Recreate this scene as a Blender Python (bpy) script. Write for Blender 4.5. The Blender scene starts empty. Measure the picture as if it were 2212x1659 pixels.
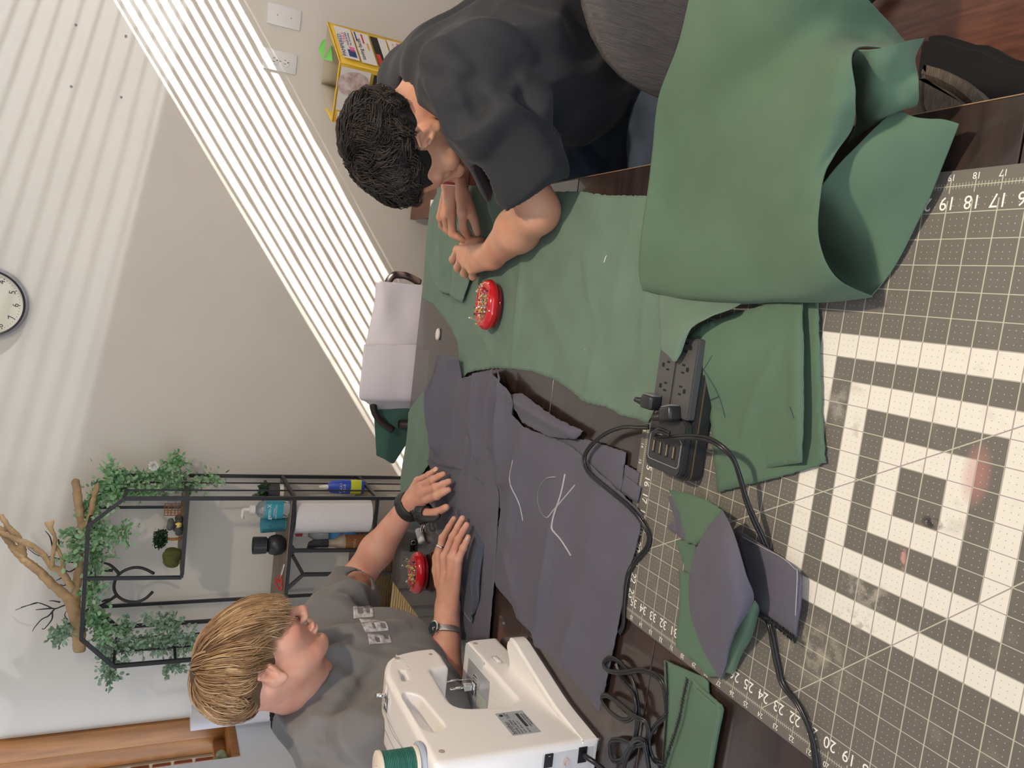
import bpy, bmesh, math, random
import numpy as np
from mathutils import Vector, Matrix
from mathutils.geometry import delaunay_2d_cdt
random.seed(7); np.random.seed(7)
SC=bpy.context.scene; COL=SC.collection
# ---------------- camera (portrait photograph lying on its side: the camera is rolled a quarter turn)
F=1652.97; IN=.0254; TT=.76
R=np.array([[-0.41597716,-0.11900332,-0.90155489],[-0.14761969,0.98708756,-0.06218177],[0.89731345,0.10722105,-0.42817311]])
CC=np.array([-0.03598221,0.16036408,0.69284461+TT])
cam=bpy.data.cameras.new('camera'); co=bpy.data.objects.new('camera',cam); COL.objects.link(co)
cam.sensor_fit='HORIZONTAL'; cam.sensor_width=36; cam.lens=F/2212*36; cam.clip_start=.02
M=Matrix.Identity(4)
for i in range(3):
    M[i][0]=R[0][i]; M[i][1]=-R[1][i]; M[i][2]=-R[2][i]; M[i][3]=CC[i]
co.matrix_world=M; SC.camera=co
def ray(u,v): return R.T@np.array([(u-1106)/F,(v-829.5)/F,1.])
def XP(u,v,x): d=ray(u,v); return CC+d*(x-CC[0])/d[0]
def YP(u,v,y): d=ray(u,v); return CC+d*(y-CC[1])/d[1]
def ZP(u,v,z=TT): d=ray(u,v); return CC+d*(z-CC[2])/d[2]
# ---------------- world, lamps, exposure
SC.view_settings.view_transform='Standard'; SC.view_settings.look='None'; SC.view_settings.gamma=1; SC.view_settings.use_curve_mapping=False
SC.view_settings.exposure=0.0
W=bpy.data.worlds.new('world'); SC.world=W; W.use_nodes=True
W.node_tree.nodes['Background'].inputs[0].default_value=(.72,.83,1,1); W.node_tree.nodes['Background'].inputs[1].default_value=2.6
def lamp(name,kind,loc,energy,color,**k):
    l=bpy.data.lights.new(name,kind); l.energy=energy; l.color=color
    for a,b in k.items():
        if a!='dir': setattr(l,a,b)
    o=bpy.data.objects.new(name,l); COL.objects.link(o); o.location=loc
    if 'dir' in k: o.rotation_euler=Vector(k['dir']).to_track_quat('-Z','Y').to_euler()
    return o
lamp('sun','SUN',(0,-6,5),24,(1,.95,.86),angle=.006,dir=(.62,1,-.72))
lamp('ceiling_lamp','AREA',(.55,-.30,2.42),24,(1,.84,.64),shape='DISK',size=.10,dir=(.12,.15,-1))
lamp('reflected_sun_spot','SPOT',(-.3,-5.6,.62),1000,(.86,.93,1),spot_size=.9,spot_blend=.3,shadow_soft_size=.03,dir=(.72,1,.17))
# ---------------- helpers
def nt(m): return m.node_tree.nodes,m.node_tree.links
def mat(name,c,rough=.6,metal=0,bump=0,bscale=300,var=0,vscale=8,spec=.5,trans=0,alpha=1,coat=0,stretch=None,c2=None,emit=0,sheen=0,sss=0,bdist=.001,wrinkle=0,wscale=9):
    m=bpy.data.materials.new(name); m.use_nodes=True; n,l=nt(m); b=n['Principled BSDF']
    c=tuple(c)+(1,) if len(c)==3 else c
    b.inputs['Base Color'].default_value=c; b.inputs['Roughness'].default_value=rough; b.inputs['Metallic'].default_value=metal
    b.inputs['Specular IOR Level'].default_value=spec; b.inputs['Transmission Weight'].default_value=trans; b.inputs['Coat Weight'].default_value=coat
    b.inputs['Alpha'].default_value=alpha; b.inputs['Sheen Weight'].default_value=sheen
    if sss: b.inputs['Subsurface Weight'].default_value=sss; b.inputs['Subsurface Radius'].default_value=(.01,.004,.002); b.inputs['Subsurface Scale'].default_value=1
    if emit: b.inputs['Emission Color'].default_value=c; b.inputs['Emission Strength'].default_value=emit
    tc=n.new('ShaderNodeTexCoord'); mp=n.new('ShaderNodeMapping'); l.new(tc.outputs['Object'],mp.inputs[0])
    if stretch: mp.inputs['Scale'].default_value=stretch
    if var:
        t=n.new('ShaderNodeTexNoise'); t.inputs['Scale'].default_value=vscale; t.inputs['Detail'].default_value=5; l.new(mp.outputs[0],t.inputs[0])
        r=n.new('ShaderNodeMix'); r.data_type='RGBA'; cc=c2 if c2 else tuple(x*(1-var) for x in c[:3])
        r.inputs[6].default_value=c; r.inputs[7].default_value=tuple(cc)+(1,)
        rp=n.new('ShaderNodeMapRange'); rp.inputs[1].default_value=.35; rp.inputs[2].default_value=.65
        l.new(t.outputs['Fac'],rp.inputs[0]); l.new(rp.outputs[0],r.inputs[0]); l.new(r.outputs[2],b.inputs['Base Color'])
    if bump:
        t=n.new('ShaderNodeTexNoise'); t.inputs['Scale'].default_value=bscale; t.inputs['Detail'].default_value=3; l.new(mp.outputs[0],t.inputs[0])
        u=n.new('ShaderNodeBump'); u.inputs['Strength'].default_value=bump; u.inputs['Distance'].default_value=bdist
        l.new(t.outputs['Fac'],u.inputs['Height']); l.new(u.outputs[0],b.inputs['Normal'])
        if wrinkle:
            t2=n.new('ShaderNodeTexNoise'); t2.noise_type='RIDGED_MULTIFRACTAL'; t2.inputs['Scale'].default_value=wscale; t2.inputs['Detail'].default_value=2.5; t2.inputs['Roughness'].default_value=.45; t2.inputs['Distortion'].default_value=.6; l.new(mp.outputs[0],t2.inputs[0])
            u2=n.new('ShaderNodeBump'); u2.inputs['Strength'].default_value=wrinkle; u2.inputs['Distance'].default_value=.01; l.new(t2.outputs['Fac'],u2.inputs['Height']); l.new(u2.outputs[0],u.inputs['Normal'])
    return m
def mk(name,v,f,m=None,parent=None,smooth=False):
    me=bpy.data.meshes.new(name); me.from_pydata([tuple(map(float,p)) for p in v],[],[tuple(map(int,q)) for q in f]); 
    if m: me.materials.append(m)
    if smooth: me.shade_smooth()
    o=bpy.data.objects.new(name,me); COL.objects.link(o)
    if parent: o.parent=parent; o.matrix_parent_inverse=parent.matrix_world.inverted()
    return o
def thing(name,label,cat,loc=(0,0,0),group=None,rz=0):
    o=bpy.data.objects.new(name,None); COL.objects.link(o); o.location=tuple(map(float,loc)); o.rotation_euler=(0,0,rz); o.empty_display_size=.02
    o.matrix_world=Matrix.Translation(Vector(o.location))@Matrix.Rotation(rz,4,'Z')
    return tag(o,label,cat,group)
def tag(o,label,cat,group=None):
    o['label']=label; o['category']=cat
    if group: o['group']=group
    return o
def struct(o,label=None):
    o['kind']='structure'
    if label: o['label']=label
    return o
def bm2(name,bm,m,parent=None,smooth=False,angle=None):
    me=bpy.data.meshes.new(name); bm.normal_update(); bm.to_mesh(me); bm.free()
    if m: me.materials.append(m)
    if smooth: me.shade_smooth()
    if angle:
        me.shade_smooth()
        me.set_sharp_from_angle(angle=math.radians(angle))
    o=bpy.data.objects.new(name,me); COL.objects.link(o)
    if parent: o.parent=parent; o.matrix_parent_inverse=parent.matrix_world.inverted()
    return o
def addbox(bm,lo,hi,bev=0,seg=2,mx=None):
    lo=Vector(lo);hi=Vector(hi); r=bmesh.ops.create_cube(bm,size=1); vs=r['verts']
    bmesh.ops.scale(bm,vec=hi-lo,verts=vs); bmesh.ops.translate(bm,vec=(lo+hi)/2,verts=vs)
    if bev:
        es=list({e for v in vs for e in v.link_edges}); g=bmesh.ops.bevel(bm,geom=es,offset=bev,segments=seg,affect='EDGES',profile=.5)
        vs=list({v for f in g['faces'] for v in f.verts}|{v for v in vs if v.is_valid})
    if mx: bmesh.ops.transform(bm,matrix=mx,verts=vs)
    return vs
def box(name,lo,hi,m,parent=None,bev=0,seg=2,mx=None):
    bm=bmesh.new(); addbox(bm,lo,hi,bev,seg,mx); return bm2(name,bm,m,parent,angle=40 if bev else None)
def frames(P):
    P=[Vector(p) for p in P]; n=len(P); T=[]
    for i in range(n):
        t=(P[min(i+1,n-1)]-P[max(i-1,0)]); T.append(t.normalized() if t.length>1e-9 else Vector((0,0,1)))
    a=T[0].orthogonal().normalized(); A=[]
    for i in range(n):
        a=(a-T[i]*a.dot(T[i])); a=a.normalized() if a.length>1e-6 else T[i].orthogonal().normalized(); A.append((P[i],T[i],a,T[i].cross(a)))
    return A
def tubedata(P,r,k=8,flat=1,V=None,Fc=None,cap=True):
    V=[] if V is None else V; Fc=[] if Fc is None else Fc; b=len(V); A=frames(P); n=len(A)
    for i,(p,t,a,c) in enumerate(A):
        rr=r(i/(n-1)) if callable(r) else (r[i] if hasattr(r,'__len__') else r)
        for j in range(k):
            w=2*math.pi*j/k; V.append(p+a*math.cos(w)*rr+c*math.sin(w)*rr*flat)
    for i in range(n-1):
        for j in range(k): Fc.append((b+i*k+j,b+i*k+(j+1)%k,b+(i+1)*k+(j+1)%k,b+(i+1)*k+j))
    if cap: Fc.append(tuple(b+j for j in range(k))[::-1]); Fc.append(tuple(b+(n-1)*k+j for j in range(k)))
    return V,Fc
def tube(name,P,r,m,parent=None,k=8,flat=1):
    V,f=tubedata(P,r,k,flat); return mk(name,V,f,m,parent,True)
def spline(P,n=8,closed=False):
    P=[np.array(p,float) for p in P]; N=len(P); out=[]
    rng=range(N) if closed else range(N-1)
    for i in rng:
        g=lambda j: P[j%N] if closed else P[min(max(j,0),N-1)]
        a,b,c,d=g(i-1),g(i),g(i+1),g(i+2)
        for s in range(n):
            t=s/n; out.append(.5*((2*b)+(-a+c)*t+(2*a-5*b+4*c-d)*t*t+(-a+3*b-3*c+d)*t**3))
    if not closed: out.append(P[-1])
    return out
def lathe(name,prof,m,parent=None,k=32,loc=(0,0,0),mx=None,ang=35,sx=1,sy=1):
    V=[];f=[];n=len(prof)
    for (r,z) in prof:
        for j in range(k):
            w=2*math.pi*j/k; V.append(Vector((r*math.cos(w)*sx,r*math.sin(w)*sy,z)))
    for i in range(n-1):
        for j in range(k): f.append((i*k+j,i*k+(j+1)%k,(i+1)*k+(j+1)%k,(i+1)*k+j))
    f.append(tuple(range(k))[::-1]); f.append(tuple((n-1)*k+j for j in range(k)))
    mm=Matrix.Translation(Vector(tuple(map(float,loc))))@(mx if mx else Matrix.Identity(4))
    o=mk(name,[mm@v for v in V],f,m,parent,True); o.data.set_sharp_from_angle(angle=math.radians(ang)); return o
def prism(name,poly,z0,z1,m,parent=None,mx=None,bev=0,seg=2):
    bm=bmesh.new(); vs=[bm.verts.new((float(p[0]),float(p[1]),z0)) for p in poly]; fc=bm.faces.new(vs)
    r=bmesh.ops.extrude_face_region(bm,geom=[fc]); up=[e for e in r['geom'] if isinstance(e,bmesh.types.BMVert)]
    bmesh.ops.translate(bm,vec=(0,0,z1-z0),verts=up); bmesh.ops.recalc_face_normals(bm,faces=bm.faces)
    if bev: 
        es=[e for e in bm.edges if e.calc_face_angle(0)>.5]; bmesh.ops.bevel(bm,geom=es,offset=bev,segments=seg,affect='EDGES')
    if mx: bmesh.ops.transform(bm,matrix=mx,verts=bm.verts)
    return bm2(name,bm,m,parent,angle=40)
def text(name,s,size,m,parent,mx,depth=.0003,align='CENTER',sx=1):
    cu=bpy.data.curves.new('t','FONT'); cu.body=s; cu.size=size; cu.align_x=align; cu.align_y='CENTER'; cu.extrude=depth; cu.resolution_u=3
    o=bpy.data.objects.new('t',cu); COL.objects.link(o); bpy.context.view_layer.update()
    me=bpy.data.meshes.new_from_object(o.evaluated_get(bpy.context.evaluated_depsgraph_get())); bpy.data.objects.remove(o); bpy.data.curves.remove(cu)
    me.name=name; me.transform(mx@Matrix.Diagonal((sx,1,1,1))); me.materials.clear()
    if m: me.materials.append(m)
    if name is None: return me
    o=bpy.data.objects.new(name,me); COL.objects.link(o)
    if parent: o.parent=parent; o.matrix_parent_inverse=parent.matrix_world.inverted()
    return o
def basis(o,x,y):  # matrix with local x,y axes
    x=Vector(tuple(map(float,x))).normalized(); y=Vector(tuple(map(float,y))); y=(y-x*y.dot(x)).normalized(); z=x.cross(y)
    m=Matrix.Identity(4)
    for i in range(3): m[i][0],m[i][1],m[i][2],m[i][3]=x[i],y[i],z[i],float(o[i])
    return m
def join(name,obs,parent=None):
    bm=bmesh.new(); mats=[]
    for o in obs:
        me=o.data; off=len(mats); mats+=list(me.materials); n0=len(bm.faces); t=me.copy(); t.transform(o.matrix_world if not o.parent else o.parent.matrix_world@o.matrix_parent_inverse@o.matrix_basis); bm.from_mesh(t); bpy.data.meshes.remove(t)
        bm.faces.ensure_lookup_table()
        for f in bm.faces[n0:]: f.material_index+=off
        bpy.data.objects.remove(o)
    me=bpy.data.meshes.new(name); bm.to_mesh(me); bm.free()
    for q in mats: me.materials.append(q)
    o=bpy.data.objects.new(name,me); COL.objects.link(o)
    if parent: o.parent=parent; o.matrix_parent_inverse=parent.matrix_world.inverted()
    return o
# ---------------- signed distance modelling with surface nets (bodies, shirts, hair masses)
class Prims(list):
    def cone(s,a,b,ra,rb,k=.01,sub=False): s.append(('c',np.array(a,float),np.array(b,float),ra,rb,k,sub)); return s
    def chain(s,P,r,k=.01):
        for i in range(len(P)-1): s.cone(P[i],P[i+1],r[i],r[i+1],k)
        return s
    def ell(s,c,rad,rot=None,k=.01,sub=False): s.append(('e',np.array(c,float),np.array(rad,float),np.eye(3) if rot is None else np.array(rot,float),0,k,sub)); return s
    def bump(s,c,r,amp): s.append(('b',np.array(c,float),r,amp,0,0,False)); return s
def ev(prims,lo,hi,h,disp=None):
    lo=np.array(lo,float); n=np.ceil((np.array(hi)-lo)/h).astype(int)+1
    D=np.full(n,.2,np.float32); ax=[(lo[i]+h*np.arange(n[i])).astype(np.float32) for i in range(3)]
    for p in prims:
        ty,k=p[0],p[5]
        if ty=='c':
            a,b,ra,rb=p[1:5]; m=max(ra,rb)+k+2*h; l_=np.minimum(a,b)-m; h_=np.maximum(a,b)+m
        elif ty=='e':
            c,rad,rt=p[1:4]; m=rad.max()+k+2*h; l_=c-m; h_=c+m
        else:
            c,r,am=p[1:4]; l_=c-2.5*r; h_=c+2.5*r
        i0=np.clip(np.floor((l_-lo)/h).astype(int),0,n); i1=np.clip(np.ceil((h_-lo)/h).astype(int)+1,0,n)
        if (i1<=i0).any(): continue
        sl=tuple(slice(i0[i],i1[i]) for i in range(3))
        X=ax[0][sl[0]][:,None,None];Y=ax[1][sl[1]][None,:,None];Z=ax[2][sl[2]][None,None,:]; d0=D[sl]
        if ty=='c':
            ab=b-a; L2=max(ab@ab,1e-12); t=((X-a[0])*ab[0]+(Y-a[1])*ab[1]+(Z-a[2])*ab[2])/L2; t=np.clip(t,0,1)
            d=np.sqrt((X-a[0]-t*ab[0])**2+(Y-a[1]-t*ab[1])**2+(Z-a[2]-t*ab[2])**2)-(ra+(rb-ra)*t)
        elif ty=='e':
            dx,dy,dz=X-c[0],Y-c[1],Z-c[2]; q=[(rt[0][i]*dx+rt[1][i]*dy+rt[2][i]*dz)/rad[i] for i in range(3)]
            k0=np.sqrt(q[0]**2+q[1]**2+q[2]**2)+1e-9; k1=np.sqrt((q[0]/rad[0])**2+(q[1]/rad[1])**2+(q[2]/rad[2])**2)+1e-9
            d=k0*(k0-1)/k1
        else:
            D[sl]=d0-am*np.exp(-((X-c[0])**2+(Y-c[1])**2+(Z-c[2])**2)/r**2); continue
        if p[6]:
            d=-d; hh=np.clip(k-np.abs(d0-d),0,None)/max(k,1e-6); D[sl]=np.maximum(d0,d)+hh*hh*k/4
        else:
            hh=np.clip(k-np.abs(d0-d),0,None)/max(k,1e-6); D[sl]=np.minimum(d0,d)-hh*hh*k/4
    if disp is not None: D=D-disp(ax[0][:,None,None],ax[1][None,:,None],ax[2][None,None,:]).astype(np.float32)
    return nets(D,lo,h)
def nets(D,lo,h):
    S=D<0; n=D.shape; cnt=np.zeros([k-1 for k in n],np.int8)
    for a in (0,1):
        for b in (0,1):
            for c in (0,1): cnt+=S[a:n[0]-1+a,b:n[1]-1+b,c:n[2]-1+c]
    cell=(cnt>0)&(cnt<8); idx=-np.ones(cell.shape,np.int32); I=np.argwhere(cell); idx[cell]=np.arange(len(I))
    acc=np.zeros((len(I),3)); w=np.zeros(len(I))
    for (a,b) in [((0,0,0),(1,0,0)),((0,1,0),(1,1,0)),((0,0,1),(1,0,1)),((0,1,1),(1,1,1)),((0,0,0),(0,1,0)),((1,0,0),(1,1,0)),((0,0,1),(0,1,1)),((1,0,1),(1,1,1)),((0,0,0),(0,0,1)),((1,0,0),(1,0,1)),((0,1,0),(0,1,1)),((1,1,0),(1,1,1))]:
        da=D[I[:,0]+a[0],I[:,1]+a[1],I[:,2]+a[2]]; db=D[I[:,0]+b[0],I[:,1]+b[1],I[:,2]+b[2]]; s=(da<0)!=(db<0)
        t=np.where(s,da/(da-db+1e-20),0)[:,None]; acc+=np.where(s[:,None],np.array(a)+t*(np.array(b)-np.array(a)),0); w+=s
    V=(acc/np.maximum(w,1)[:,None]+I)*h+lo; Fs=[]
    for ax in range(3):
        o=[i for i in range(3) if i!=ax]; sa=[slice(None)]*3; sb=[slice(None)]*3; sa[ax]=slice(0,-1); sb[ax]=slice(1,None)
        A=S[tuple(sa)];B=S[tuple(sb)]; E=np.argwhere(A!=B); E=E[(E[:,o[0]]>0)&(E[:,o[1]]>0)&(E[:,o[0]]<n[o[0]]-1)&(E[:,o[1]]<n[o[1]]-1)]
        if not len(E): continue
        ins=A[E[:,0],E[:,1],E[:,2]]; q=[]
        for (da,db) in ((0,0),(-1,0),(-1,-1),(0,-1)):
            e=E.copy(); e[:,o[0]]+=da; e[:,o[1]]+=db; q.append(idx[e[:,0],e[:,1],e[:,2]])
        q=np.stack(q,1); flip=ins if ax!=1 else ~ins; q[~flip]=q[~flip][:,::-1]; q=q[(q>=0).all(1)]; Fs.append(q)
    return V,np.concatenate(Fs) if Fs else np.zeros((0,4),int)
def sdfmesh(name,prims,boxes,m,parent=None,disp=None):
    Vs=[];Fs=[];b=0
    for (lo,hi,h) in boxes:
        V,f=ev(prims,lo,hi,h,disp); Vs.append(V); Fs.append(f+b); b+=len(V)
    V=np.concatenate(Vs); f=np.concatenate(Fs); me=bpy.data.meshes.new(name)
    me.vertices.add(len(V)); me.vertices.foreach_set('co',V.astype(np.float32).ravel()); me.loops.add(f.size); me.loops.foreach_set('vertex_index',f.astype(np.int32).ravel())
    me.polygons.add(len(f)); me.polygons.foreach_set('loop_start',np.arange(0,f.size,4,dtype=np.int32)); me.update(calc_edges=True); me.shade_smooth()
    me.materials.append(m); o=bpy.data.objects.new(name,me); COL.objects.link(o)
    if parent: o.parent=parent; o.matrix_parent_inverse=parent.matrix_world.inverted()
    return o
# cloth: outline in the plan of the table, filled with a fine triangulation and lifted by a height function
def vnoise(x,y,s,seed=0):
    r=np.random.RandomState(seed); v=0
    for i in range(7):
        a=r.uniform(0,6.28); f=r.uniform(.6,1.7)*s; v=v+np.sin((x*math.cos(a)+y*math.sin(a))*f+r.uniform(0,6.28)+1.3*np.sin((x*math.sin(a)-y*math.cos(a))*f*.6+i))
    return v/3.5
def ridgef(ridges):
    L=[]
    for (p,q,w,am) in ridges: L.append((ZP(*p,TT+.01)[:2],ZP(*q,TT+.01)[:2],w,am))
    def f(x,y):
        s=0
        for a,b,w,am in L:
            ab=b-a; t=np.clip(((x-a[0])*ab[0]+(y-a[1])*ab[1])/(ab@ab),0,1); d2=(x-a[0]-t*ab[0])**2+(y-a[1]-t*ab[1])**2
            s=s+am*np.exp(-d2/w**2)*np.sin(np.clip(t,0.12,.88)*math.pi)**.5
        return s
    return f
def cloth(name,px,m,z=.002,ridges=(),noise=.002,ns=25,th=.0012,step=.007,parent=None,seed=1,hf=None,edge=.0,fray=.0006,smooth=0,wz=None):
    """px: outline points (u,v) or (u,v,h) seen on the photo, unprojected onto the table (height h above its top)"""
    P=[]
    for q in px:
        h=q[2] if len(q)>2 else z; w=ZP(q[0],q[1],TT+h); P.append((w[0],w[1],w[2]-TT-z))
    if smooth: P=spline(P,smooth,True)
    rs=np.random.RandomState(seed); B=[]
    for i in range(len(P)):
        a=np.array(P[i]);b=np.array(P[(i+1)%len(P)]); n=max(1,int(np.linalg.norm((b-a)[:2])/step*1.3))
        for j in range(n): 
            c=a+(b-a)*j/n; c[:2]+=rs.normal(0,fray,2)*(j>0); B.append(c)
    B=np.array(B); x0,y0=B[:,:2].min(0); x1,y1=B[:,:2].max(0)
    gx,gy=np.meshgrid(np.arange(x0,x1,step),np.arange(y0,y1,step),indexing='ij'); gy=gy+(np.arange(gx.shape[0])%2)[:,None]*step/2
    G=np.stack([gx.ravel(),gy.ravel()],1)
    d=np.sqrt(((G[:,None,:]-B[None,:,:2])**2).sum(2)).min(1) if len(G)*len(B)<3e7 else np.concatenate([np.sqrt(((g[:,None,:]-B[None,:,:2])**2).sum(2)).min(1) for g in np.array_split(G,20)])
    G=G[d>step*.6]
    vi=[Vector(p) for p in B[:,:2]]+[Vector(p) for p in G]; nb=len(B)
    vv,ee,ff,ov,_,_=delaunay_2d_cdt(vi,[(i,(i+1)%nb) for i in range(nb)],[],1,1e-6)
    ff=[f for f in ff]
    X=np.array([v[0] for v in vv]);Y=np.array([v[1] for v in vv])
    # height offsets of the outline blended inwards
    off=np.zeros(len(X))
    if np.abs(B[:,2]).max()>1e-6:
        for c in np.array_split(np.arange(len(X)),20):
            if len(c): 
                D2=(X[c][:,None]-B[None,:,0])**2+(Y[c][:,None]-B[None,:,1])**2; w=1/(D2+1e-6)**1.5; off[c]=(w*B[None,:,2]).sum(1)/w.sum(1)
    rf=ridgef(ridges) if ridges else (lambda x,y:0)
    nz=vnoise(X,Y,ns,seed)
    Z=z+off+rf(X,Y)+noise*(.5+.5*nz)+(hf(X,Y) if hf else 0)
    Z=np.maximum(Z,.0006)+TT; n=len(X)
    if wz is not None: Z=np.where(wz(X,Y)>0,Z,Z)
    V=[(X[i],Y[i],Z[i]+th) for i in range(n)]+[(X[i],Y[i],Z[i]) for i in range(n)]
    Fs=[tuple(f) for f in ff]+[tuple(i+n for i in f[::-1]) for f in ff]
    from collections import Counter
    cnt=Counter(); dr={}
    for f in ff:
        for i in range(len(f)):
            a,b=f[i],f[(i+1)%len(f)]; cnt[(min(a,b),max(a,b))]+=1; dr[(min(a,b),max(a,b))]=(a,b)
    for e,c in cnt.items():
        if c==1: a,b=dr[e]; Fs.append((b,a,a+n,b+n))
    return mk(name,V,Fs,m,parent,True)
def loft(name,rows,m,parent=None,nu=8,nv=8,th=.0012,noise=0,ns=25,seed=3):
    """rows of 3D points -> smooth sheet with thickness"""
    R1=[spline(r,nu) for r in rows]; n=len(R1[0]); cols=[spline([r[i] for r in R1],nv) for i in range(n)]; m_=len(cols[0])
    G=np.array(cols) # n x m_ x3
    if noise:
        nz=vnoise(G[:,:,0]+G[:,:,2],G[:,:,1]+.5*G[:,:,2],ns,seed)
    du=np.gradient(G,axis=0);dv=np.gradient(G,axis=1); N=np.cross(du,dv); N/=np.linalg.norm(N,axis=2,keepdims=True)+1e-12
    if noise: G=G+N*(noise*nz)[:,:,None]
    A=G+N*th/2;Bq=G-N*th/2; V=list(A.reshape(-1,3))+list(Bq.reshape(-1,3)); o=n*m_; Fs=[]
    for i in range(n-1):
        for j in range(m_-1):
            a=i*m_+j; Fs.append((a,a+m_,a+m_+1,a+1)); Fs.append((a+o,a+1+o,a+m_+1+o,a+m_+o))
    for j in range(m_-1):
        for i in (0,n-1): a=i*m_+j; q=(a,a+1,a+1+o,a+o); Fs.append(q if i==0 else q[::-1])
    for i in range(n-1):
        for j in (0,m_-1): a=i*m_+j; q=(a,a+o,a+m_+o,a+m_); Fs.append(q if j==0 else q[::-1])
    return mk(name,V,Fs,m,parent,True)
# ---------------- materials
M_wall=mat('painted_wall',(.70,.65,.565),.75,bump=.12,bscale=90,var=.04,vscale=3)
M_lwall=mat('daylit_wall',(.82,.88,.95),.7)  # bluish white has the daylight on the left wall put into its colour
M_ceil=mat('ceiling_paint',(.75,.73,.70),.9)
M_floor=mat('floor_wood',(.20,.075,.045),.4,var=.45,vscale=9,stretch=(1.2,9,1),bump=.1,bscale=30)
M_white=mat('white_paint',(.78,.76,.72),.5)
M_brown=mat('varnished_wood',(.42,.17,.04),.4,var=.35,vscale=6,stretch=(6,6,.6))
M_brick=mat('brick',(.36,.13,.075),.85,var=.25,vscale=20,bump=.3,bscale=60)
M_mortar=mat('mortar',(.62,.52,.36),.9)
M_black=mat('black_metal',(.018,.018,.02),.45)
M_slat=mat('blind_slat',(.8,.78,.74),.5)
M_glass=mat('window_glass',(1,1,1),.0,trans=1); 
M_blackplastic=mat('black_plastic',(.02,.021,.023),.35)
M_chrome=mat('chrome',(.8,.8,.82),.12,metal=1)
M_greenc=mat('green_cotton',(.128,.200,.150),.9,bump=.35,bscale=900,var=.12,vscale=14,sheen=.06,bdist=.0005,wrinkle=.22,wscale=5)
M_greenc2=mat('green_cotton_matte',(.086,.155,.098),.9,bump=.3,bscale=900,var=.12,vscale=10,sheen=.06,bdist=.0005,wrinkle=.22,wscale=5)
M_greend=mat('dark_green_cotton',(.035,.10,.075),.9,bump=.3,bscale=900,sheen=.2)
M_grayc=mat('slate_cotton',(.098,.094,.125),.9,bump=.3,bscale=900,var=.1,vscale=12,sheen=.06,bdist=.0005,wrinkle=.22,wscale=5)
M_navyc=mat('navy_slate_cotton',(.05,.06,.095),.9,bump=.3,bscale=900,var=.15,vscale=12,sheen=.2,bdist=.0005,wrinkle=.22,wscale=5)
M_stitch=mat('dark_thread',(.015,.018,.02),.9)
M_chalk=mat('chalk_line',(.38,.37,.38),.9)
M_red=mat('glossy_red_plastic',(.55,.012,.018),.12,coat=.5)
M_steel=mat('pin_steel',(.65,.6,.5),.3,metal=1)
# ---------------- room shell
YL=1.93; XW=3.0; YR=-1.6; HC=2.5
def slab(name,lo,hi,m,label=None): return struct(box(name,lo,hi,m),label)
slab('floor',(-2.6,-3.2,-.05),(3.15,YL+.2,0),M_floor,'reddish brown plank floor')
slab('ceiling',(-2.6,YR-.1,HC),(3.15,YL+.2,HC+.06),M_ceil)
slab('wall_back',(XW,YR-.1,0),(XW+.12,YL,HC),M_wall,'cream painted wall with slanting stripes of sunlight')
# floor boards in the visible corner lie as separate pieces
fl=bpy.data.objects['floor']
bme=None
for i in range(14):
    y=-2.6+i*.13
    for s in range(3):
        x0=-.9+s*1.35+(i%3)*.4
        o=bpy.data.objects.new('floor_board',bme) if bme else box('floor_board',(0,0,0),(1.346,.127,.008),mat('floor_board_wood',(.34,.14,.09),.38,var=.5,vscale=7,stretch=(1,10,1)),bev=.0015,seg=1)
        if bme: COL.objects.link(o)
        bme=o.data; o.location=(x0,y,0); o.parent=fl
# left wall with the window at its far end
wx=2.70; sz=1.085
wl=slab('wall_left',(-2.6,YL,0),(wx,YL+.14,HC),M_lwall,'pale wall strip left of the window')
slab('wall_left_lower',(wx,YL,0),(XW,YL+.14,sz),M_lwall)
slab('wall_left_upper',(wx,YL,2.3),(XW,YL+.14,HC),M_wall)
win=bpy.data.objects.new('window_1',None); COL.objects.link(win); struct(win,'brown wooden window in the left corner with brick outside'); win.location=(2.85,YL+.05,1.1)
bpy.context.view_layer.update()
box('window_jamb',(2.985,YL+.002,sz),(3.02,YL+.085,2.3),M_brown,win,.002)
box('window_jamb',(2.995,YL+.09,sz),(3.03,YL+.16,2.3),M_brown,win,.002)
box('window_jamb',(wx,YL+.03,sz),(wx+.02,YL+.14,2.3),M_brown,win,.002)
box('window_sill',(wx,YL-.004,sz-.02),(XW+.02,YL+.16,sz+.006),M_brown,win,.002)
box('window_sash',(wx+.02,YL+.10,sz+.006),(2.985,YL+.13,sz+.05),M_brown,win,.003)
for k in range(0): pass
bw=slab('wall_brick',(2.985,YL+.165,.3),(3.03,YL+.85,2.5),M_mortar,'brick wall outside the window')
bme=None
for r in range(20):
    z=.82+r*.077
    for c in range(4):
        y=YL+.165+c*.215-(.1 if r%2 else 0)+.004
        if y<YL+.165: y=YL+.168; L=.105
        else: L=.204
        key='b%d'%int(L*1000)
        if key not in bpy.data.meshes:
            o=box('brick',(0,0,0),(.03,L,.066),M_brick,bev=.002,seg=1); o.data.name=key
        else: o=bpy.data.objects.new('brick',bpy.data.meshes[key]); COL.objects.link(o)
        o.parent=bw; o.location=(2.966,y,z)
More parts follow.
